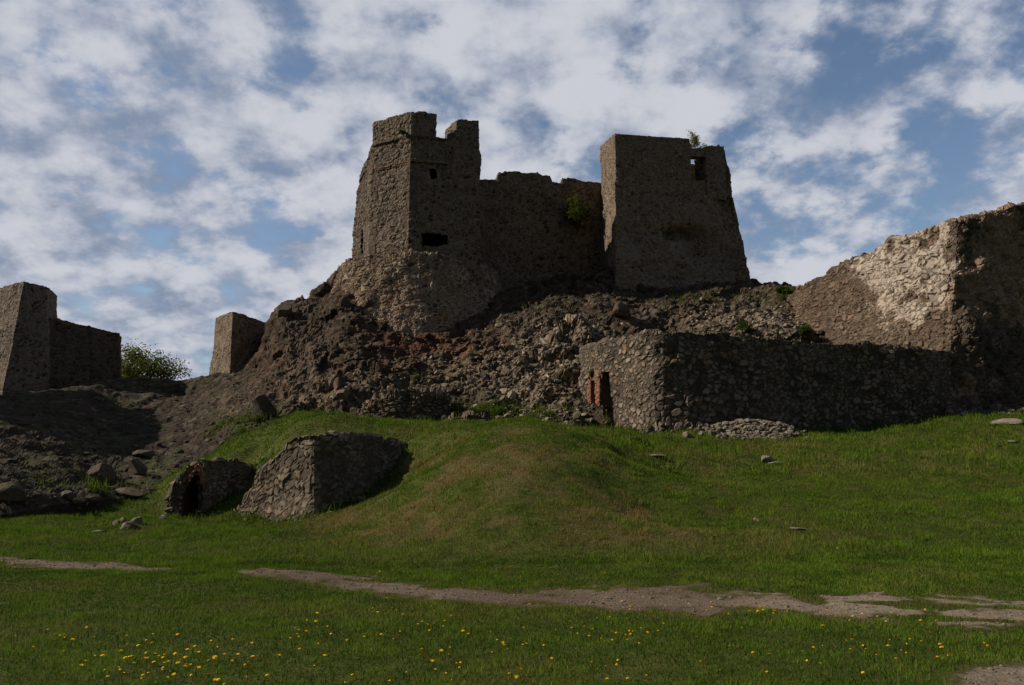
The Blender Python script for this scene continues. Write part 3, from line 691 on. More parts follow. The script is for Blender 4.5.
masonry('lintel', wall_solid(lint_b, lint_t, (-.15, .6, 0), 0.085), M_SQUARE, t, stone=0.3, amp=.05, wob=.06, ragged=.1, seed=47)
block('window_jamb', [hpt(722, 146, 0) + (.02, .3, 0), hpt(725, 147, 0) + (0, .3, 0), hpt(728.5, 163, 0) + (0, .3, 0), hpt(732, 172, 0) + (0, .3, 0)], (-1.2, 6.0, 0), 48)
bw = [P(676, 164, 61.6), P(690, 164, 62.2), P(702, 165, 62.7), P(728, 165, 63.3)]
sl_t = [hpt(687, 178.5, 0) + (0, .05, 0), hpt(708, 179, 0) + (0, .05, 0)]; block('sill', sl_t, (-.3, 1.2, 0), 43)
masonry('rear_wall', wall_solid([np.array((p[0], p[1], zb - 1)) for p in bw], bw, (0, 1.2, 0), .1), M_SQUARE, t, stone=.3, ragged=.12, seed=49)

# ------------------------------------------------------------------ small watch tower on the left ridge
l0, c_0, r0 = P(207.5, 390, 60), P(229, 390, 56.5), P(272, 395, 60); l1, c1_, r1 = P(216.5, 311.5, 60.2), P(232.7, 310, 57), P(268, 317, 60.5)
for p in (l0, c_0, r0): p[2] = P(229, 392, 56.5)[2]
zt_ = c1_[2]; l1[2] = zt_ - .0; r1[2] = zt_ - .25
wt = masonry('watch_tower', prism([l0, c_0, r0, r0 + (-.5, 3.5, 0), l0 + (.8, 3, 0)], [l1, c1_, r1, r1 + (-.5, 3.5, 0), l1 + (.8, 3, 0)], 0.085), M_SQUARE, None, stone=.28, amp=.045, wob=.12, ragged=.06, seed=51)
tag(wt, 'small square stone turret on the ridge, left side in sun, beside the castle rock', 'tower')

# ------------------------------------------------------------------ wall at the left edge
t = thing('bailey_wall', tuple(P(60, 395, 53)), 'long dark castle wall with a stepped tall buttress at the left edge', 'wall')
bt_ = [P(40, 400, 52.5), P(70, 400, 54), P(119, 400, 56.5)]; tp_ = [P(40, 316.5, 52.5), P(70, 322, 54), P(119.7, 332.5, 56.5)]
for p in bt_: p[2] = P(60, 405, 52)[2]
masonry('wall', wall_solid(bt_, tp_, (-.8, 1.8, 0), .085), M_WALL, t, stone=.3, amp=.05, wob=.12, ragged=.06, seed=54, topz=local_top(resample(bt_, tp_, .2)[1]))
bl, bc, br = P(-55, 430, 56), P(-4, 430, 50), P(46, 430, 52); tl, tc, tr = P(-40, 280, 57), P(23.7, 280.5, 51), P(47.3, 288, 52.3)
for p in (bl, bc, br): p[2] = P(0, 425, 49)[2]
tl[2] = tc[2]; tr[2] = tc[2] - .1
masonry('buttress', prism([bl, bc, br, br + (-1, 3, 0), bl + (0, 3, 0)], [tl, tc, tr, tr + (-1, 3, 0), tl + (0, 3, 0)], .085), M_TOWER, t, stone=.3, amp=.045, wob=.10, ragged=.06, seed=56)

blocker_bot = [np.array((-33.5, 36, -1.0)), np.array((-34.0, 42, 3.0)), np.array((-35.5, 48.3, 5.0))]; blocker_top = [np.array((p[0] - .3, p[1], z_)) for p, z_ in zip(blocker_bot, (12.4, 13.8, 14.6))]  # unseen wall added left of the frame to cast shade on the scree
masonry('wall', wall_solid(blocker_bot, blocker_top, (-2.2, -.4, 0), .14), M_WALL, t, stone=.35, amp=.06, wob=.15, ragged=.1, seed=58)

# ------------------------------------------------------------------ retaining wall with the door
t = thing('retaining_wall', tuple(P(680, 440, 38)), 'long low field stone wall with rounded sunlit end, door and brick niche', 'wall')
MW = [(580.5, 348, 434, 42.5), (600, 341, 434, 40.4), (620, 336, 434, 38.6), (636, 332, 434, 37.3), (646, 330, 436, 36.7), (654, 329, 438, 36.4), (663, 329.5, 440, 36.3), (680, 330.5, 442, 36.4), (760, 335.5, 441, 37.1), (840, 341.5, 438, 38.0), (950, 349, 432, 39.3)]
tops = [P(a, b, Y) for a, b, c, Y in MW]; bots = [P(a + (0.5 if a > 600 else 2), c, Y - .12) for a, b, c, Y in MW]
V, F = wall_solid(bots, tops, (0.6, 1.6, 0), 0.06)
V, F = cut(V, F, [(601.2, 372, 611, 418), (590.6, 380, 595.6, 408)])
masonry('wall', (V, F), M_RETAIN, t, stone=0.34, flat=1.35, amp=0.07, wob=.2, rag_cell=.6, ragged=.15, seed=61, topz=local_top(resample(bots, tops, .2)[1]))
def face_pt(px, py, out=0.0):
    Y = np.interp(px, [m[0] for m in MW], [m[3] for m in MW]); return P(px, py, Y - out)
def lining(name, rect, mat, parent, depth):
    x0, y0, x1, y1 = rect; f = [face_pt(x0, y1), face_pt(x1, y1), face_pt(x1, y0), face_pt(x0, y0)]
    d = np.array((0.9, 0.42, 0)) * depth; V = np.array(f + [p + d for p in f])
    F = np.array([(0, 4, 5, 1), (1, 5, 6, 2), (2, 6, 7, 3), (3, 7, 4, 0), (4, 7, 6, 5)])
    return mesh_obj(name, V, F, mat, parent, {'tone': np.full(8, .35), 'joint': np.zeros(8)})
lining('doorway', (600.6, 371.4, 611.6, 420), M_RETAIN, t, 1.3)
lining('niche', (590.2, 379.5, 596, 408.5), M_BRICK, t, 0.45)
def brick_piece(x0, y0, x1, y1, par, out=.10, nm='brick_surround'):
    b = [face_pt(x0, y1, out), face_pt(x1, y1, out)]; tt = [face_pt(x0, y0, out), face_pt(x1, y0, out)]
    return masonry(nm, wall_solid(b, tt, (.28, .13, 0), 0.05), M_BRICK, par, stone=.2, flat=2.2, amp=.05, wob=.05, ragged=.06, seed=63)
bs = thing('brick_surround', tuple(face_pt(594, 408)), None, None); bs.parent = t; bs.matrix_parent_inverse = t.matrix_world.inverted()
brick_piece(587.8, 372, 590.6, 409, bs, nm='jamb'); brick_piece(595.4, 371, 599.4, 410, bs, nm='jamb'); brick_piece(588.2, 372.5, 601, 380, bs, .085, nm='head')
b = [face_pt(600, 372.5, .05), face_pt(613, 371.5, .05)]; tt = [face_pt(600, 368.5, .05), face_pt(613, 367.5, .05)]
masonry('door_lintel', wall_solid(b, tt, (.3, .15, 0), .06), M_BLOCK, t, stone=.9, amp=.02, wob=.03, ragged=.02, seed=64)
fo_b = [P(640, 446, 35.7), P(662, 446, 35.5), P(720, 446, 35.9), P(800, 442, 36.8)]; fo_t = [P(640, 424, 36.0), P(662, 417, 35.9), P(720, 424, 36.3), P(800, 430, 37.2)]
masonry('footing', wall_solid(fo_b, fo_t, (.3, 1.2, 0), .07), M_BLOCK, t, stone=.4, amp=.16, wob=.2, ragged=.5, seed=66, topz=local_top(resample(fo_b, fo_t, .2)[1]))

# ------------------------------------------------------------------ broken wall at the right edge
t = thing('broken_wall', tuple(P(960, 410, 42)), 'massive broken wall sloping down from the right edge, pale rubble core in sun', 'wall')
sk = [(776, 294, 54), (792, 291, 52.5), (812, 279, 50.5), (832, 266, 48.8), (852, 256, 47), (872, 247.5, 45.4), (895, 239, 43.8), (918, 231, 42.6), (936, 226, 41.7), (948, 222, 41.0), (958, 219.5, 40.7), (970, 216.5, 40.8), (1000, 208.5, 41.2), (1024, 203.5, 41.6), (1120, 190, 43.2)]
tps = [P(a, b, Y) for a, b, Y in sk]
bts = [P(px, py, Y) for px, py, Y in ((782, 345, 51.5), (796, 350, 50), (815, 355, 48), (834, 360, 46.4), (850, 365, 45), (868, 372, 43.6), (888, 380, 42.2), (908, 390, 41.2), (925, 404, 40.3), (936, 420, 39.6), (946, 421, 39.2), (962, 421, 39.2), (1000, 421, 39.7), (1024, 421, 40.1), (1125, 421, 41.8))]
VF = wall_solid(bts, tps, (1.2, 3.4, 0), 0.075)
edge_ = lambda x, y, p: x + 7 * np.sin(y * .11) + 4 * np.sin(y * .31) > 957 - (y - 220) * .05
masonry('rubble_core', VF, M_CORE, t, stone=.38, amp=.11, wob=.38, ragged=.12, seed=71, topz=local_top(resample(bts, tps, .2)[1]), flat=1.25, rag_cell=.7, split=(edge_, 'wall', M_WALL),
        plaster=[(1.05, (910, 285, 46, 62)), (.7, (880, 265, 34, 22)), (.6, (940, 240, 25, 20)), (-.6, (935, 350, 25, 30)), (1.3, (1008, 265, 40, 70)), (.5, (980, 390, 60, 30))])
fo_b = [P(948, 422, 38.2), P(1000, 421, 38.4), P(1060, 420, 38.8)]; fo_t = [P(948, 410, 38.6), P(1000, 406, 38.9), P(1060, 404, 39.2)]
masonry('footing', wall_solid(fo_b, fo_t, (.2, 1.2, 0), .07), M_BLOCK, t, stone=.7, flat=2.0, amp=.14, wob=.15, ragged=.25, seed=74)

# ------------------------------------------------------------------ block of wall in the grass
AB = [(228, 514, 520, 26.7), (244, 492, 520, 26.0), (263, 464, 521, 25.5), (283.6, 438, 521, 24.9), (300, 431, 521, 24.5), (309, 429.5, 521, 24.25), (314, 429.5, 521, 24.2), (320, 430, 520, 24.35), (350, 433, 508, 25.3), (380, 437, 492, 26.3), (396, 440, 484, 26.9)]
tops = [P(a, b, Y + .15) for a, b, c, Y in AB]; bots = [P(a, c + 4, Y - .05) for a, b, c, Y in AB]
ab = masonry('abutment', wall_solid(bots, tops, (0.5, 2.4, 0), 0.055), M_BLOCK, None, stone=.36, flat=1.45, amp=.055, wob=.2, ragged=.3, seed=81, topz=local_top(resample(bots, tops, .15)[1]))
tag(ab, 'stub of thick stone wall half buried in the green mound, left face in sun', 'wall')

# ------------------------------------------------------------------ broken vault entrance
t = thing('vault_entrance', tuple(P(195, 515, 28)), 'half collapsed stone vault with a red brick arch rim in the grassy bank', 'ruin')
f_b = [P(168, 523, 27.2), P(176, 523, 27.4), P(184, 523, 27.8), P(192, 520, 28.0), P(199.5, 514, 28.2), P(203, 512, 28.1)]
f_t = [P(169, 494, 27.5), P(174, 480, 27.7), P(183, 472, 28.0), P(190, 463, 28.2), P(199, 458.5, 28.3), P(203, 459, 28.2)]
V, F = wall_solid(f_b, f_t, (.5, 2.4, 0), .055)
AR = [(198.6, 474), (196, 474.5), (191, 480), (185, 488), (180, 497), (178, 520)]
px_, py_ = to_px(V); keepF = []
for f in F:
    cx, cy = px_[f].mean(1), py_[f].mean(1); lim = np.interp(cx, [177.5, 180, 185, 191, 196, 199], [519, 497, 488, 480, 474, 473])
    inside = (cx > 177.5) & (cx < 198.8) & (cy > lim) & (V[f].mean(1)[:, 1] < 29.2)
    keepF.append(f[~inside])
masonry('wall', (V, keepF), M_BLOCK, t, stone=.24, flat=1.7, amp=.12, wob=.12, ragged=.3, seed=84, topz=local_top(resample(f_b, f_t, .15)[1]))
s_b = [P(203, 512, 27.95), P(216, 503, 28.7), P(232, 494, 29.6), P(262, 486, 31)]; s_t = [P(203, 459.5, 28.2), P(216, 459, 28.9), P(230, 462, 29.7), P(262, 464, 31)]
masonry('side_wall', wall_solid(s_b, s_t, (.4, 1.4, 0), .055), M_BLOCK, t, stone=.24, flat=1.8, amp=.09, wob=.12, ragged=.2, seed=85, topz=local_top(resample(s_b, s_t, .15)[1]))
pa = [(203.0, 484), (202.6, 473), (200, 466.5), (196.5, 464.5), (193, 470), (188, 478)]; pb = [(200.3, 484), (199.4, 476), (197.8, 472), (196, 471), (193, 476), (189.5, 481.5)]
Av = [P(a, b, 27.85) for a, b in pa]; Bv = [P(a, b, 27.85) for a, b in pb]
masonry('brick_arch', wall_solid(Bv, Av, (-.06, .35, 0), .04), M_BRICK, t, stone=.14, flat=1.6, amp=.045, wob=.03, ragged=0, seed=86)
x0 = [P(176, 524, 28.2), P(199.5, 518, 28.6), P(199.5, 473, 28.6), P(176, 484, 28.2)]
V = np.array(x0 + [p + (.2, 1.8, -.25 if i_ > 1 else 0) for i_, p in enumerate(x0)]); F = np.array([(0, 4, 5, 1), (1, 5, 6, 2), (2, 6, 7, 3), (3, 7, 4, 0), (4, 7, 6, 5)])
mesh_obj('passage', V, F, M_BRICK, t)

# ------------------------------------------------------------------ low dry walls and fallen masonry on the slope
def low_wall(name, pts, thick, label, seed, mat=M_BLOCK, stone=.3, amp=.14, rag=.5, cat='wall'):
    tp2 = [P(a, b, Y) for a, b, c, Y in pts]; bt2 = [P(a, c, Y - .3) for a, b, c, Y in pts]
    return tag(masonry(name, wall_solid(bt2, tp2, thick, .06), mat, None, stone=stone, flat=1.9, amp=amp, wob=.3, ragged=rag, seed=seed, topz=local_top(resample(bt2, tp2, .15)[1])), label, cat)
low_wall('drystone_wall', [(360, 410, 424, 39.4), (372, 395, 425, 38.8), (395, 389, 425, 38.4), (425, 387, 425, 38.6), (446, 391, 424, 39.4)], (0, 1.5, 0), 'dark low stub of drystone wall at the foot of the many sided tower', 91)
low_wall('drystone_wall', [(440, 414, 428, 38.0), (460, 410, 428, 37.8), (490, 409, 427, 38.2)], (0, 1.0, 0), 'lowest dry stone ledge among weeds, right of the drystone stub', 92, rag=.3)
FM = [(494, 404, 434, 44.0), (508, 386, 435, 43.6), (518, 362, 436, 43.4), (532, 352, 436, 43.1), (546, 338, 436, 42.9), (556, 322, 436, 42.8), (575, 317, 436, 42.7), (592, 321, 436, 42.6), (606, 330, 436, 42.6)]
tp2 = [P(a, b, Y + 2.2) for a, b, c, Y in FM]; bt2 = [P(a, c, Y - 1.2) for a, b, c, Y in FM]
fm = masonry('fallen_masonry', wall_solid(bt2, tp2, (0.5, 3, 0), .07), M_FALLEN, None, stone=.34, flat=1.5, amp=.16, wob=.9, ragged=.35, seed=95, topz=local_top(resample(bt2, tp2, .15)[1]))
tag(fm, 'pale mass of collapsed rubble masonry left of the door and brick niche', 'ruin')

# ------------------------------------------------------------------ loose stones
def boulder(name, pt, size, label, seed, mat=M_STONE, squash=(1, .8, .6), sink=.2, group=None, sub=3, cat='stone', rz=0):
    bm = bmesh.new(); bmesh.ops.create_icosphere(bm, subdivisions=sub, radius=1.0)
    V = np.array([v.co[:] for v in bm.verts]); F = np.array([[v.index for v in f.verts] for f in bm.faces]); bm.free()
    rr = np.random.default_rng(seed)
    for _ in range(9):                                    # flat broken facets
        n = rr.normal(size=3); n /= np.linalg.norm(n); c = rr.uniform(.5, .85); d = V @ n; V = V - np.outer(np.maximum(d - c, 0), n)
    V = V * (1 + .12 * fbm(V + seed, .8, 3, seed)[:, None] + .05 * fbm(V + seed, .25, 3, seed + 1)[:, None]) * np.array(squash) * size
    c, s = math.cos(rz), math.sin(rz); V[:, :2] = V[:, :2] @ np.array([[c, s], [-s, c]])
    V[:, 2] += size * squash[2] * (1 - 2 * sink) * .9
    W = V + np.asarray(pt, float); f1, f2, idv = cells(W / .3, 3)
    o = mesh_obj(name, V, F, mat, None, {'tone': np.clip(rr.uniform(.2, .9) + .2 * (idv - .5), 0, 1), 'joint': np.zeros(len(V))}); o.location = tuple(pt)
    return tag(o, label, cat, group)
for i, (px, py, sz, lab, sq_) in enumerate((
        (656, 457, .34, 'flat pale stone slab lying on the grass below the door', (1.2, .6, .28)),
        (766, 462, .34, 'tilted weathered stone in the grass below the rubble heap', (.9, .6, .6)),
        (776, 464, .26, 'low flat stone right beside the tilted weathered stone', (1.1, .6, .25)),
        (774, 447, .12, 'tiny pale stone on the grass under the rubble heap', (1, .7, .5)),
        (757, 522, .09, 'small reddish stone on the right slope of the mound', (1, .8, .8)),
        (797, 530, .16, 'flat pale stone on the right foot of the mound', (1.3, .6, .3)),
        (687, 437, .30, 'squared pale stone at the foot of the long low wall', (.8, .7, .6)),
        (701, 437, .22, 'small upright stone beside the squared pale stone', (.6, .6, .9)),
        (711, 436, .20, 'narrow reddish stone at the left end of the rubble heap', (.6, .6, 1.0)),
        (1008, 425, .55, 'long flat boulder before the broken wall at the right edge', (1.3, .8, .35)),
        (1012, 443, .25, 'dark half sunk stone in the grass at the right edge', (1.2, .7, .3)),
        (128, 529, .30, 'largest pale stone of the little pile on the left lawn', (1.4, .8, .45)),
        (118, 526, .16, 'small round stone at the left of the little pile', (1, .8, .8)),
        (137, 525, .18, 'grey stone at the right of the little pile', (1, .8, .9)),
        (124, 523, .14, 'pale stone on top of the back of the little pile', (1, .8, .8)),
        (100, 532, .14, 'flat stone lying left of the little pile on the lawn', (1.5, .8, .25)),
        (163, 519, .16, 'stone fallen at the left foot of the vault', (1, .8, .6)))):
    p = on_ground(px, py); boulder('stone', p, sz, lab, 200 + i, squash=sq_, mat=M_STONE, rz=i * 1.3)
for i, (px, py, sz, lab, sq_, mt) in enumerate((
        (264, 414, .75, 'pointed dark boulder on the bank under the small turret', (.9, .8, 1.1), M_BOULD),
        (338, 386, .42, 'whitish upper rock sticking out of the slope below the many sided tower', (.7, .7, .9), M_CORE),
        (341, 396, .40, 'whitish lower rock under the upper whitish rock', (.8, .7, .8), M_CORE),
        (144, 456, .5, 'flat topped dark boulder highest in the left scree', (1.2, .9, .5), M_BOULD),
        (136, 473, .5, 'rounded grey boulder in the middle of the left scree', (.9, .9, 1.0), M_BOULD),
        (102, 478, .6, 'broad dark boulder left of the rounded grey one in the scree', (1.3, .9, .8), M_BOULD),
        (128, 494, .42, 'long low boulder at the foot of the left scree', (1.8, .8, .5), M_BOULD),
        (92, 499, .28, 'small dark boulder at the lower edge of the scree', (1, .8, .7), M_BOULD),
        (8, 499, .55, 'black boulder at the left edge beside the lawn', (1.2, .9, .8), M_BOULD),
        (66, 497, .3, 'middling dark boulder at the lower left scree edge', (1.2, .8, .7), M_BOULD),
        (372, 312, .8, 'large round rock just under the base of the many sided tower', (1, .8, 1), M_BOULD),
        (344, 305, .55, 'round rock in the cleft left of the tower base', (1, .8, 1), M_BOULD),
        (285, 314, .7, 'knob of rock on the crest right of the small turret', (1, .8, .9), M_BOULD),
        (338, 283, .8, 'reddish knob of rock against the left foot of the many sided tower', (.9, .8, .9), M_BOULD),
        (620, 314, .8, 'smooth grey rock below the square tower left corner', (1.6, .8, .7), M_BOULD),
        (240, 437, .4, 'low pale stone on the grass terrace above the vault', (1.8, .7, .5), M_STONE),
        (355, 418, .5, 'dark rock at the grassy terrace edge above the wall stub', (1.4, .8, .6), M_BOULD))):
    h, n = on_hill(px, py)
    if i in (15,) or h is None: h = Vector(on_ground(px, py))
    boulder('boulder', tuple(h), sz, lab, 300 + i, mat=mt, squash=sq_, sink=.35, rz=i, sub=4)

def stones_mesh(name, centres, sizes, mat, seed, flat=.6):
    bm = bmesh.new(); bmesh.ops.create_icosphere(bm, subdivisions=1, radius=1.0)
    b0 = np.array([v.co[:] for v in bm.verts]); f0 = np.array([[v.index for v in f.verts] for f in bm.faces]); bm.free()
    rr = np.random.default_rng(seed); n = len(centres); k = len(b0)
    V = b0[None] * (1 + .3 * rr.uniform(-1, 1, (n, k, 1))) * rr.uniform(.6, 1.3, (n, 1, 3)) * (1, 1, flat) * np.asarray(sizes)[:, None, None]
    a = rr.uniform(0, 6.28, n); ca, sa = np.cos(a)[:, None], np.sin(a)[:, None]
    x = V[..., 0] * ca - V[..., 1] * sa; y = V[..., 0] * sa + V[..., 1] * ca; V[..., 0] = x; V[..., 1] = y
    V = V + np.asarray(centres)[:, None]; F = (f0[None] + (np.arange(n) * k)[:, None, None]).reshape(-1, 3)
    tone = np.repeat(rr.uniform(0, 1, n), k)
    return mesh_obj(name, V.reshape(-1, 3), F, mat, None, {'tone': tone, 'joint': np.zeros(n * k)})
rr = np.random.default_rng(5); cs = []; sz = []
base = on_ground(755, 438)
for _ in range(520):
    u, v = rr.normal(0, .42), rr.uniform(-.5, 1.0); x = base[0] + u * 2.4 ; y = base[1] + v * 1.3
    h = max(0, .62 * (1 - (u / 1.25) ** 2)) * np.clip((v + .5) / 1.0, 0, 1)
    cs.append((x, y, hgt(x, y)[0] + h * rr.uniform(.7, 1.0))); sz.append(rr.uniform(.06, .17))
tag(stones_mesh('rubble', cs, sz, M_STONE, 6), 'heap of loose rubble spilled at the foot of the long low wall', 'rubble', kind='stuff')
# gravel on the path
pool = np.where(pfu > .15)[0]; sel = rr.choice(pool, 2600); cs = PV[sel] + np.stack([rr.uniform(-.03, .03, 2600), rr.uniform(-.03, .03, 2600), np.full(2600, .003)], 1)
tag(stones_mesh('gravel', cs, rr.uniform(.006, .02, 2600) * (1 + (rr.random(2600) > .96)), M_STONE, 9), 'small gravel on the trodden path', 'gravel', kind='stuff')
# scree scattered down the slope
cs, sz = [], []
for _ in range(1300):
    if rr.random() < .35: px, py = rr.uniform(-20, 250), rr.uniform(395, 510)
    else: px, py = rr.uniform(250, 600), rr.uniform(330, 435)
    h, n = on_hill(px, py)
    if h is None or n is None: continue
    if hgt(h[0], h[1])[0] > h[2] + .1: continue
    cs.append(tuple(h + n * .02)); sz.append(min(.32, .04 + rr.pareto(3.0) * .06))
tag(stones_mesh('scree', cs, sz, M_BOULD, 10, .75), 'broken stones scattered over the rock slope', 'scree', kind='stuff')

# pale fallen blocks below the collapsed masonry
cs, sz = [], []
for _ in range(1400):
    px, py = ((rr.normal(548, 34), rr.uniform(322, 434)) if rr.random() < .6 else (rr.uniform(690, 850), rr.normal(322, 12))) if rr.random() < .8 else (rr.normal(440, 50), rr.normal(380, 16))
    h, n = on_hill(px, py)
    if h is None: continue
    cs.append(tuple(h + n * .03)); sz.append(min(.36, .07 + rr.pareto(2.6) * .06))
tag(stones_mesh('rubble', cs, sz, M_FALLEN, 14, .7), 'pale broken blocks strewn over the middle of the castle slope', 'rubble', kind='stuff')

# ------------------------------------------------------------------ grass
def blades(name, roots, L, Wd, shade, dry, label, seed, mat=M_GRASS, lean=.55, flop=.35):
    rr = np.random.default_rng(seed); n = len(roots); a = rr.uniform(0, 6.283, n); b = rr.uniform(0, 6.283, n)
    t = np.abs(rr.normal(0, lean, n)).clip(0, 1.25)
    d = np.stack([np.cos(a) * np.sin(t), np.sin(a) * np.sin(t), np.cos(t)], 1)
    w = np.stack([np.cos(b), np.sin(b), 0 * b], 1) * (Wd / 2)[:, None]
    mid = roots + d * (L * .55)[:, None]; d2 = d + np.stack([np.cos(a), np.sin(a), -0.6 + 0 * a], 1) * (flop * rr.random(n))[:, None]
    tip = mid + d2 * (L * .5)[:, None]
    V = np.stack([roots - w, roots + w, mid + w * .75, mid - w * .75, tip], 1)
    i = (np.arange(n) * 5)[:, None]
    q = i + np.array([[0, 1, 2, 3]]); tr = i + np.array([[3, 2, 4]])
    at = lambda v: np.repeat(v, 5)
    return tag(mesh_obj(name, V.reshape(-1, 3), [q, tr], mat, None, {'shade': at(shade), 'dry': at(dry)}), label, 'grass', kind='stuff')
def scatter(n, y0, y1, power=1.0, margin=6.0):
    Y = (y0 ** (power) + RNG.random(n) * (y1 ** power - y0 ** power)) ** (1 / power)
    X = (RNG.random(n) * 2 - 1) * (Y * .675 + margin)
    return X, Y
def lawn(name, n, y0, y1, power, L0, L1, W0, label, seed):
    X, Y = scatter(n, y0, y1, power)
    f = path_field(X, Y)[0] if y0 < 15 else np.full(n, -1.0)
    keep = (f < RNG.normal(.15, .36, n)) | (RNG.random(n) < .04)
    X, Y = X[keep], Y[keep]; f = f[keep]; R0 = np.stack([X, Y, hgt(X, Y)], 1); m = len(X)
    # nothing grows under the rock and the walls
    px, py = to_px(R0)
    dry = dryness(R0); patch = fbm(R0, 1.1, 3, 301); fine = fbm(R0, .28, 2, 311)
    shade = np.clip(.42 + .65 * patch + .75 * fine + RNG.normal(0, .2, m), 0, 1)
    dryb = np.clip(dry + RNG.normal(0, .16, m) * (dry > .03) + (RNG.random(m) < .04) * .7 + np.clip(.5 + f, 0, .5) * .5 * (Y < 16), 0, 1)
    L = (L0 + (L1 - L0) * RNG.random(m)) * np.clip(1 + .5 * patch + (.45 if y0 < 10 else 1.2) * fine, .5, 2.6) * np.clip(1 - np.clip(f + .35, 0, 1) * 1.0, .35, 1)
    W = W0 * (.6 + .8 * RNG.random(m)) * np.sqrt(Y / y0)
    R0[:, 2] -= .006
    return blades(name, R0, L, W, shade, dryb, label, seed)
lawn('grass', 520000, 4.6, 14.5, 1.25, .022, .058, .0056, 'short green meadow grass in the foreground', 401)
lawn('grass', 400000, 14.0, 26.0, 1.5, .035, .095, .010, 'green and straw coloured grass on the mound', 402)
lawn('grass', 190000, 25.5, 40.0, 1.6, .08, .17, .018, 'green grass on the upper terrace before the walls', 403)
# weeds and turf clinging to the rock ledges
rts, shd = [], []
zones = [(490, 413, 62, 10, 3800), (440, 421, 60, 5, 1500), (255, 428, 45, 10, 2600), (300, 418, 40, 7, 1400), (625, 425, 25, 7, 1600), (590, 262, 30, 5, 700), (800, 300, 26, 9, 700), (100, 487, 50, 8, 700), (560, 430, 60, 4, 900),
         (420, 378, 14, 4, 160), (545, 305, 30, 8, 350), (700, 298, 60, 6, 350), (930, 343, 20, 5, 200)]
for (cx, cy, sx, sy, n) in zones:
    for _ in range(n):
        px, py = rr.normal(cx, sx * .55), rr.normal(cy, sy * .6); h, nn = on_hill(px, py)
        if h is None or nn is None: continue
        if vnoise(np.array([[h[0] / .7, h[1] / .7, h[2] / .7]]), 9)[0] < -.15: continue
        rts.append(h[:]); shd.append(rr.uniform(.15, .75))
deb, dsz = [], []
def foot_line(line, n, out=.55, tall=1):
    L = np.array(line, float); seg = np.linalg.norm(np.diff(L[:, :2], axis=0), axis=1); cum = np.concatenate([[0], np.cumsum(seg)])
    for _ in range(n):
        u = rr.uniform(0, cum[-1]); k = min(len(seg) - 1, np.searchsorted(cum, u) - 1 if u > 0 else 0); t_ = (u - cum[k]) / seg[k]
        p = L[k] * (1 - t_) + L[k + 1] * t_; d = (L[k + 1] - L[k])[:2] / seg[k]; q = p[:2] + np.array((d[1], -d[0])) * abs(rr.normal(0, out)) 
        z = hgt(q[0], q[1])[0]
        if rr.random() < .16: deb.append((q[0], q[1], z)); dsz.append(min(.2, .035 + rr.pareto(3) * .05))
        elif vnoise(np.array([[q[0] / .9, q[1] / .9, 3.]]), 19)[0] > -.25: rts.append((q[0], q[1], z - .02)); shd.append(rr.uniform(.1, .8))
foot_line([P(a, c, Y - .2) for a, b, c, Y in MW], 2600); foot_line([P(a, c, Y - .1) for a, b, c, Y in AB], 900, .3); foot_line([P(948, 421, 38.9), P(1000, 421, 39.3), P(1080, 421, 40)], 700, .5); foot_line(s_b, 300, .25); foot_line(f_b, 250, .3)
tag(stones_mesh('debris', deb, dsz, M_STONE, 12), 'small fallen stones strewn along the feet of the walls', 'rubble', kind='stuff')
rts = np.array(rts); shd = np.array(shd)
blades('weeds', rts, rr.uniform(.12, .42, len(rts)), rr.uniform(.02, .05, len(rts)), shd, np.clip(rr.normal(.08, .15, len(rts)), 0, .8), 'green weeds and turf on the ledges of the castle rock', 404, lean=.7)

# ------------------------------------------------------------------ tree and shrubs
def tube(path, radii, sides=6):
    path = np.asarray(path, float); V = []; n = len(path)
    for i in range(n):
        d = path[min(i + 1, n - 1)] - path[max(i - 1, 0)]; d /= max(np.linalg.norm(d), 1e-9)
        u = np.cross(d, (0.3, 0.9, 0.2)); u /= np.linalg.norm(u); v = np.cross(d, u)
        for k in range(sides): a = 2 * math.pi * k / sides; V.append(path[i] + radii[i] * (math.cos(a) * u + math.sin(a) * v))
    F = [(i * sides + k, i * sides + (k + 1) % sides, (i + 1) * sides + (k + 1) % sides, (i + 1) * sides + k) for i in range(n - 1) for k in range(sides)]
    return np.array(V), np.array(F)
def leaf_cloud(name, centres, size, mat, parent, seed, shade_lo=0, shade_hi=1):
    rr = np.random.default_rng(seed); n = len(centres); u = rr.normal(size=(n, 3)); u /= np.linalg.norm(u, axis=1, keepdims=True)
    w = np.cross(u, rr.normal(size=(n, 3))); w /= np.linalg.norm(w, axis=1, keepdims=True); s = (size * rr.uniform(.6, 1.4, n))[:, None]
    V = np.stack([centres - u * s, centres + w * s * .45, centres + u * s, centres - w * s * .45], 1).reshape(-1, 3)
    F = (np.arange(n) * 4)[:, None] + np.array([[0, 1, 2, 3]])
    sh = np.repeat(rr.uniform(shade_lo, shade_hi, n), 4); return mesh_obj(name, V, F, mat, parent, {'shade': sh, 'dry': np.repeat((rr.random(n) < .06) * .6, 4)})
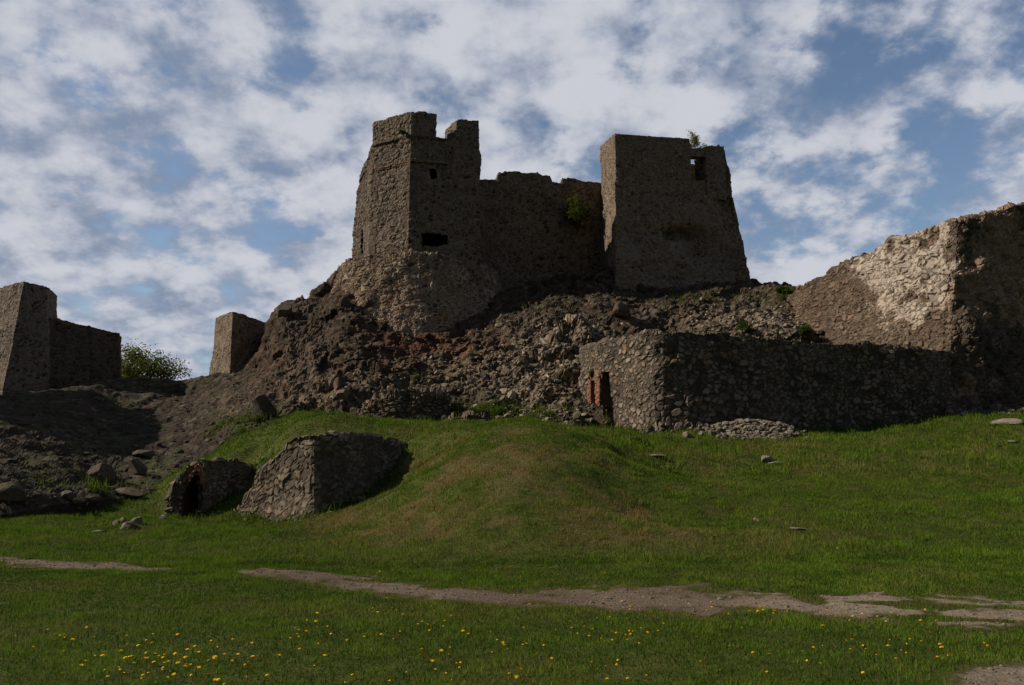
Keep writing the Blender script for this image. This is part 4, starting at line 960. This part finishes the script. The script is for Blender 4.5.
def woody(name, base, height, spread, label, cat, seed, leaf=.12, nleaf=18, mat=M_LEAF, stems=4, r0=.09, depth=3, droop=0.0, group=None):
    rr = np.random.default_rng(seed); t = thing(name, tuple(base), label, cat, group); parts = []; tips = []
    def grow(p, d, L, r, lev):
        n = 4; path = [p]; q = p
        for i in range(n):
            d = d + rr.normal(0, .17, 3) + (0, 0, .05 - droop * .1); d = d / np.linalg.norm(d); q = q + d * L / n; path.append(q)
            if lev <= 1: tips.append(q)
        parts.append(tube(path, np.linspace(r, r * .45, n + 1), 6 if lev > 1 else 4))
        if lev > 0:
            for k in range(rr.integers(3, 5)):
                s = rr.uniform(.35, 1.0); j = min(n - 1, int(s * n)); pp = path[j] + (path[j + 1] - path[j]) * (s * n - j if s < 1 else 1)
                e = d * .6 + rr.normal(0, .55, 3) * (1, 1, .6) * spread; e = e / np.linalg.norm(e); grow(pp, e, L * rr.uniform(.55, .75), r * .5, lev - 1)
    b = np.asarray(base, float)
    for k in range(stems):
        a = 6.283 * k / stems + rr.uniform(-.5, .5); d = np.array((math.cos(a) * .55 * spread, math.sin(a) * .55 * spread, 1.0)); d /= np.linalg.norm(d)
        grow(b + (math.cos(a) * r0, math.sin(a) * r0, -.3), d, height * .48 * rr.uniform(.8, 1.1), r0, depth - 1)
    V, F = join(parts); mesh_obj('trunk', V, F, M_BARK, t)
    tips = np.array(tips); c = np.repeat(tips, nleaf, 0) + rr.normal(0, height * .055, (len(tips) * nleaf, 3)); leaf_cloud('crown', c, leaf, mat, t, seed)
    return t
woody('tree', P(141, 400, 62), 5.9, 1.05, 'small spreading tree with thin spring leaves behind the ridge beside the left wall', 'tree', 501, leaf=.105, nleaf=6, stems=6, r0=.11, depth=4)
woody('bush', P(578, 228, 61.9), 3.4, .85, 'green bush growing from the curtain wall next to the square tower', 'bush', 502, leaf=.085, nleaf=12, mat=M_BUSH, stems=5, r0=.04, depth=3)
woody('sapling', P(697, 149, 58.6), 2.0, .6, 'young green sapling on top of the square tower over the window', 'sapling', 503, leaf=.06, nleaf=7, stems=3, r0=.02, depth=3)
woody('weed_clump', P(403, 131, 54.0), .7, .8, 'tuft of green weeds on the battlement of the many sided tower', 'weed', 504, leaf=.06, nleaf=6, mat=M_IVY, stems=3, r0=.01, depth=2)
woody('weed_clump', face_pt(592, 373, .15), .75, .9, 'green weeds hanging over the red brick niche', 'weed', 505, leaf=.06, nleaf=8, mat=M_IVY, stems=4, r0=.01, depth=2)
for i, (px, py, h, lab) in enumerate(((783, 292, 1.0, 'wispy shrub in the dip between the square tower and the broken wall'), (800, 296, 1.3, 'dark low shrub at the left foot of the broken wall'), (848, 330, 1.5, 'dark shrub under the pale rubble core'), (745, 330, 1.0, 'dark shrub behind the long low wall, left of the rest'), (805, 334, 1.1, 'broad dark shrub just above the long low wall'))):
    h_, n_ = on_hill(px, py); woody('shrub', np.array(h_), h, 1.1, lab, 'shrub', 510 + i, leaf=.06, nleaf=8, mat=M_IVY, stems=5, r0=.02, depth=3)
for i, (px, py, h, lab) in enumerate(((634, 442, .7, 'leafy nettle clump at the foot of the round wall end'), (648, 446, .6, 'leafy weed clump right of the nettles at the wall foot'), (60, 496, .9, 'dark weed clump among the scree boulders by the lawn'))):
    woody('weed_clump', on_ground(px, py), h, .9, lab, 'weed', 520 + i, leaf=.06, nleaf=9, mat=M_IVY, stems=5, r0=.012, depth=2)

# ------------------------------------------------------------------ dandelions
def dandelion_mesh(name, h, r, seed):
    rr = np.random.default_rng(seed); bm = bmesh.new(); top = Vector((rr.normal(0, .008), rr.normal(0, .008), h))
    for k in range(5):
        a0, a1 = 6.283 * k / 5, 6.283 * (k + 1) / 5; q = .0022
        f = bm.faces.new([bm.verts.new(v) for v in ((q * math.cos(a0), q * math.sin(a0), 0), (q * math.cos(a1), q * math.sin(a1), 0), (top.x + q * math.cos(a1), top.y + q * math.sin(a1), h), (top.x + q * math.cos(a0), top.y + q * math.sin(a0), h))]); f.material_index = 1
    for layer, (n, rad, zz) in enumerate(((13, r, .004), (11, r * .75, .009), (8, r * .45, .013))):
        for k in range(n):
            a = 6.283 * k / n + layer * .2; w = 6.283 / n * .55; e = rad * rr.uniform(.9, 1.1)
            pts = [(0, 0, zz - .002), (e * .7 * math.cos(a - w), e * .7 * math.sin(a - w), zz), (e * math.cos(a), e * math.sin(a), zz + .002), (e * .7 * math.cos(a + w), e * .7 * math.sin(a + w), zz)]
            f = bm.faces.new([bm.verts.new(Vector(p) + top) for p in pts]); f.material_index = 0
    me = bpy.data.meshes.new(name); bm.to_mesh(me); bm.free(); me.materials.append(M_PETAL); me.materials.append(M_STEM); return me
DM = [dandelion_mesh('dandelion', h, r, k) for k, (h, r) in enumerate(((.075, .024), (.09, .021), (.06, .026), (.08, .018)))]
rr = np.random.default_rng(77)
DZ = [  # centre px, py, spread x, y, how many, where
    (165, 664, 42, 13, 80, 'yellow dandelion in the thick patch on the near left lawn'), (215, 668, 40, 10, 26, 'yellow dandelion in the thick patch on the near left lawn'), (50, 640, 24, 5, 12, 'yellow dandelion in the loose line at the far left lawn'),
    (305, 634, 16, 4, 11, 'yellow dandelion in the small cluster left of the lawn middle'), (385, 615, 24, 9, 16, 'yellow dandelion scattered on the middle lawn'), (430, 652, 55, 17, 46, 'yellow dandelion scattered on the middle lawn'), (560, 648, 60, 15, 36, 'yellow dandelion scattered on the middle lawn'), (610, 636, 26, 6, 16, 'yellow dandelion scattered on the middle lawn'),
    (745, 612, 55, 3.5, 34, 'yellow dandelion along the near edge of the path'), (850, 618, 40, 6, 24, 'yellow dandelion along the near edge of the path'), (850, 645, 60, 12, 26, 'yellow dandelion on the near right lawn'), (930, 655, 30, 9, 18, 'yellow dandelion on the near right lawn'),
    (70, 566, 40, 2.5, 10, 'yellow dandelion beside the far left end of the path'), (390, 575, 45, 3, 8, 'yellow dandelion beyond the middle of the path'), (500, 568, 70, 5, 8, 'yellow dandelion beyond the middle of the path'), (880, 560, 60, 14, 7, 'yellow dandelion on the grass beyond the right path')]
pts = []
for cx, cy, sx, sy, n, lab in DZ:
    for _ in range(n): pts.append((rr.normal(cx, sx * 1.2), min(688, rr.normal(cy, sy * 1.2)), lab))
for px, py, lab in pts:
    x, y = flat_pt(px, py)
    if path_field(np.array([x]), np.array([y]))[0][0] > 0.05: continue
    p = on_ground(px, py, 5.0, 20)
    o = bpy.data.objects.new('dandelion', DM[rr.integers(0, 4)]); COL.objects.link(o); o.location = tuple(p)
    s = rr.uniform(.42, .88); o.scale = (s, s, s * rr.uniform(.7, 1.1)); o.rotation_euler = (rr.normal(0, .2), rr.normal(0, .2), rr.uniform(0, 6.28))
    tag(o, lab, 'dandelion', 'dandelions in the meadow: ' + lab.split('dandelion ')[1])
